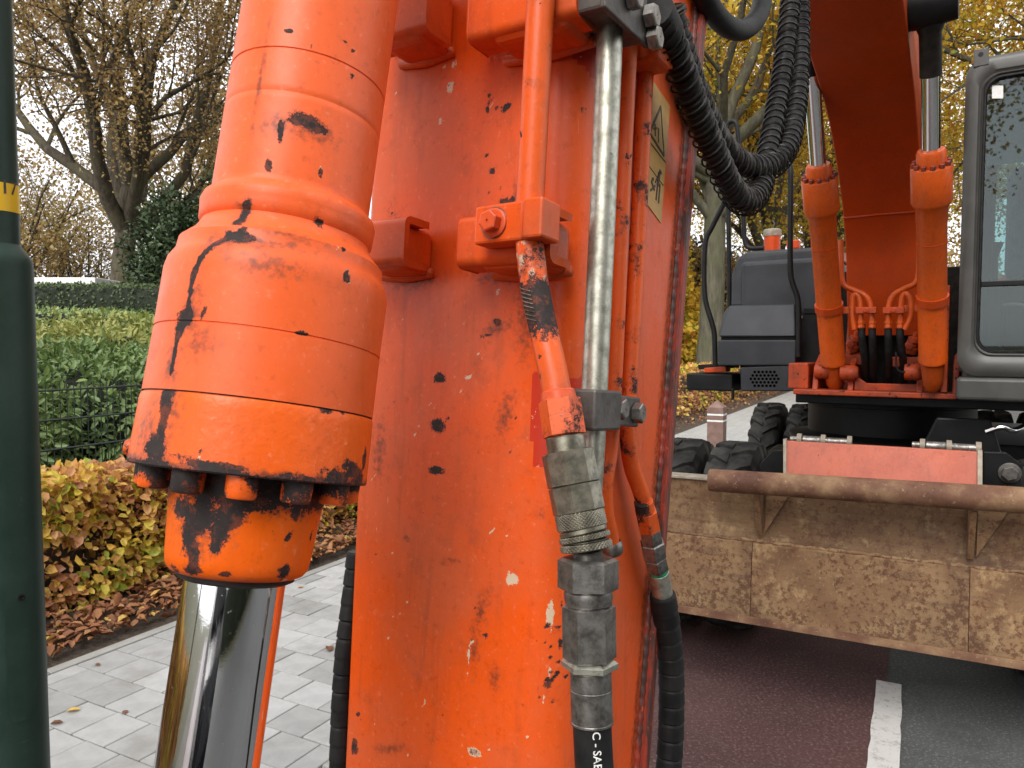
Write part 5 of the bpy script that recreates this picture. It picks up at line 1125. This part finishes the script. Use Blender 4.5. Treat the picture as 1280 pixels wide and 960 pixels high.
# --- undercarriage
CAX = (CN, CF, Z)
def cbox(name, n0, n1, f0, f1, z0, z1, mat, parent, bevel=.008):
    return MB().box(road((n0 + n1) / 2, (f0 + f1) / 2, (z0 + z1) / 2), CAX, ((n1 - n0) / 2, (f1 - f0) / 2, (z1 - z0) / 2)).build(name, mat, parent, bevel=bevel)
NM = -.15
ch = cbox('chassis', NM - .34, NM + .34, 3.95, 7.6, .55, .90, M['black'], ex, .02)
MB().lathe(road(NM, 5.6, 0), Z, [(.80, .40), (.88, .62), (.905, .62), (.92, .53), (.93, .50), (1.10, .50), (1.105, .52), (1.165, .52)], 72).build('turntable', M['black'], ex, smooth=35)
cbox('front_axle', NM - .75, NM + .75, 4.22, 4.38, .36, .52, M['black'], ch, .04); cbox('rear_axle', NM - .75, NM + .75, 7.12, 7.28, .36, .52, M['black'], ch, .04)
cbox('tool_box', NM + .36, NM + .95, 4.9, 6.3, .6, .95, M['black'], ch, .02); cbox('step_box', NM - .8, NM - .36, 5.3, 6.2, .45, .72, M['black'], ch, .02)
MB().prism([road(.02, 4.5, .92), road(.40, 4.5, .92), road(.34, 4.5, 1.12), road(.10, 4.5, 1.12)], CF * .03).build('cable_guard', M['black'], ch, bevel=.01)
MB().tube(smooth_path([cf(1232, 540, 4.3), cf(1252, 534, 4.3), cf(1268, 538, 4.32), cf(1290, 528, 4.4)], 20), [.012] * 0 or .014, 10).build('steel_rod', M['chrome'], ch, smooth=60)
TR_, TW = .525, .26
def tyre_mesh(cut=0.0):
    m = MB(); prof = [(-TW / 2 + .03, .27), (-TW / 2 + .005, .34), (-TW / 2, .40), (-TW / 2 + .015, .46), (-TW / 2 + .045, .492), (0, .503), (TW / 2 - .045, .492), (TW / 2 - .015, .46), (TW / 2, .40), (TW / 2 - .005, .34), (TW / 2 - .03, .27)]
    m.lathe(V(0, 0, 0), CN, prof, 56)
    for k in range(20):
        for s in (-1, 1):
            a = 2 * math.pi * (k + (.5 if s > 0 else 0)) / 20; P = []
            for (x, da, r0, r1) in ((.005, .16, .495, .524), (.07, .06, .49, .524), (.112, .0, .455, .512), (.130, -.02, .41, .455)):
                row_ = []; r1 = r1 - cut
                for w, rr in ((-.045 - cut * 5, r0), (-.038 - cut * 5, r1), (.038 + cut * 5, r1), (.045 + cut * 5, r0)):
                    th = a + da + w; row_.append(CN * (s * x) + (CF * math.cos(th) + Z * math.sin(th)) * rr)
                P.append(row_)
            P = np.array(P); b = m.n; m.grid(P); m.f.append((b, b + 1, b + 2, b + 3)); m.f.append((b + 15, b + 14, b + 13, b + 12))
    return m
M['tyre'] = simple('dusty_black_tyre', (.010, .010, .0095), (.045, .043, .039), 6, .8, bump=.3, bscale=60, dist=.004, spec=.2)
_d = tyre_mesh().build('tyre', M['tyre'], None, smooth=40, origin=V(0, 0, 0)); DEEP = _d.data; bpy.data.objects.remove(_d)
wh0 = None
for side in (-1, 1):
    for f in (4.3, 7.2):
        c = road(NM + side * .86, f, RZ + TR_)
        if wh0 is None:
            m = MB(); 
            for s in (-.15, .15): m.lathe(CN * s, CN, [(-.12, .27), (-.125, .285), (-.10, .26), (-.06, .25), (-.03, .10), (.03, .10), (.06, .25), (.10, .26), (.125, .285), (.12, .27)], 36)
            m.lathe(V(0, 0, 0), CN, [(-.29, .001), (-.29, .07), (-.25, .1), (.25, .1)], 28); m.v = [x + c for x in m.v]
            wh0 = m.build('wheel', M['dark_block'], ex, smooth=40, origin=c); ty = []
            for s in (-.15, .15):
                m = tyre_mesh(.010); m.v = [x + c + CN * s for x in m.v]; ty.append(m.build('tyre', M['tyre'], wh0, smooth=40, origin=c + CN * s))
        else:
            w_o = wh0.copy(); COL.objects.link(w_o); w_o.parent = ex; w_o.location = Vector(c - WORLD_O[ex.name])
            for s_, t_ in zip((-.15, .15), ty):
                q = t_.copy(); COL.objects.link(q); q.parent = w_o
                if f > 5: q.data = DEEP
# --- dozer blade
BLF = 3.30
def extr(name, prof, n0, n1, mat, parent, bevel=.003, steps=1):
    return MB().prism([road(n0, f, z) for f, z in prof], CN * (n1 - n0)).build(name, mat, parent, bevel=bevel)
blade = extr('dozer_blade', [(3.345, .60), (3.375, .70), (3.385, .80), (3.375, .893), (3.40, .893), (3.41, .80), (3.40, .70), (3.38, .34), (3.355, .34)], -1.34, 1.04, M['rust_up'], ex)
for n0, n1 in ((-1.34, -.6008), (-.5992, .1992), (.2008, 1.04)): extr('wear_plate', [(3.292, .335), (3.322, .645), (3.338, .652), (3.352, .640), (3.322, .335)], n0, n1, M['rust'], blade, .002)
extr('cutting_lip', [(3.280, .308), (3.286, .338), (3.335, .338), (3.33, .308)], -1.345, 1.045, M['rust_pipe'], blade, .002)
extr('top_flange', [(3.362, .894), (3.362, .906), (3.45, .906), (3.45, .894)], -1.34, 1.04, M['tan_steel'], blade, .002)
q = [road(n, 3.338 + random.uniform(-.002, .002), .653 + random.uniform(-.004, .004)) for n in np.arange(-1.33, 1.03, .02)]; MB().tube(q, .008 + .002 * np.sin(np.arange(len(q)) * 1.7), 8).build('weld_bead', M['rust'], blade, smooth=180)
t0, t1 = cf(887, 600, 3.235), cf(1280, 625.5, 3.235); td = nrm(t1 - t0)
bt = MB().lathe(t0, td, [(.0, .036), (.0, .044), (.003, .0475), (1.9, .0475), (1.9, .03), (.02, .036)], 40).build('bumper_tube', M['rust_pipe'], blade, smooth=40)
for n in (-.585, .19):
    MB().prism([road(n, 3.24, .885), road(n, 3.37, .88), road(n, 3.345, .68)], CN * .022).build('gusset', M['rust'], blade, bevel=.002)
    MB().prism([road(n + .03, 3.36, .87), road(n + .13, 3.372, .87), road(n + .03, 3.345, .69)], CF * .012).build('gusset_plate', M['rust'], blade, bevel=.002)
for n in (-.62, .33): cbox('push_arm', n - .05, n + .05, 3.40, 4.2, .55, .72, M['black'], ch, .01)
pq = [cf(982, 551, 3.80), cf(1227, 565, 3.80), cf(1227, 640, 3.72), cf(982, 625, 3.72)]
MB().prism(pq, CF * .02).build('cover_plate', M['salmon'], ch, bevel=.003)
for px0, px1, y0, y1 in ((1222, 1228, 563, 612), (979, 983, 549, 606)): MB().prism([cf(px0, y0, 3.79), cf(px1, y0, 3.79), cf(px1, y1, 3.73), cf(px0, y1, 3.73)], CF * .03).build('cover_edge', M['tan_steel'], ch)
for a, b_ in (((988, 549), (1063, 553)), ((1140, 556), (1224, 561))):
    A, B = cf(*a, 3.83), cf(*b_, 3.83); d = nrm(B - A); L = np.linalg.norm(B - A)
    o = MB().lathe(A, d, [(0, .001), (0, .016), (L * .2, .016), (L * .22, .021), (L * .5, .021), (L * .52, .018), (L, .018), (L, .001)], 20).build('hinge_pin', M['fitting2'], ch, smooth=40)
    for s in (.12, .52, .95): MB().lathe(A + d * L * s, d, [(0, .012), (0, .03), (.02, .03), (.02, .012)], 16).build('pin_collar', M['tan_steel'], ch, smooth=40)
MB().prism([cf(1229, 565, 3.84), cf(1258, 566, 3.84), cf(1276, 580, 3.84), cf(1277, 612, 3.84), cf(1229, 612, 3.84)], CF * .03).build('hinge_plate', M['black'], ch, bevel=.003)
MB().prism([cf(978, 563, 3.84), cf(966, 563, 3.84), cf(950, 580, 3.84), cf(950, 602, 3.84), cf(978, 604, 3.84)], CF * .03).build('hinge_plate', M['black'], ch, bevel=.003)
hexbolt('hinge_bolt', cf(1262, 591, 3.838), -CF, .032, .035, M['dark_block'], ch)
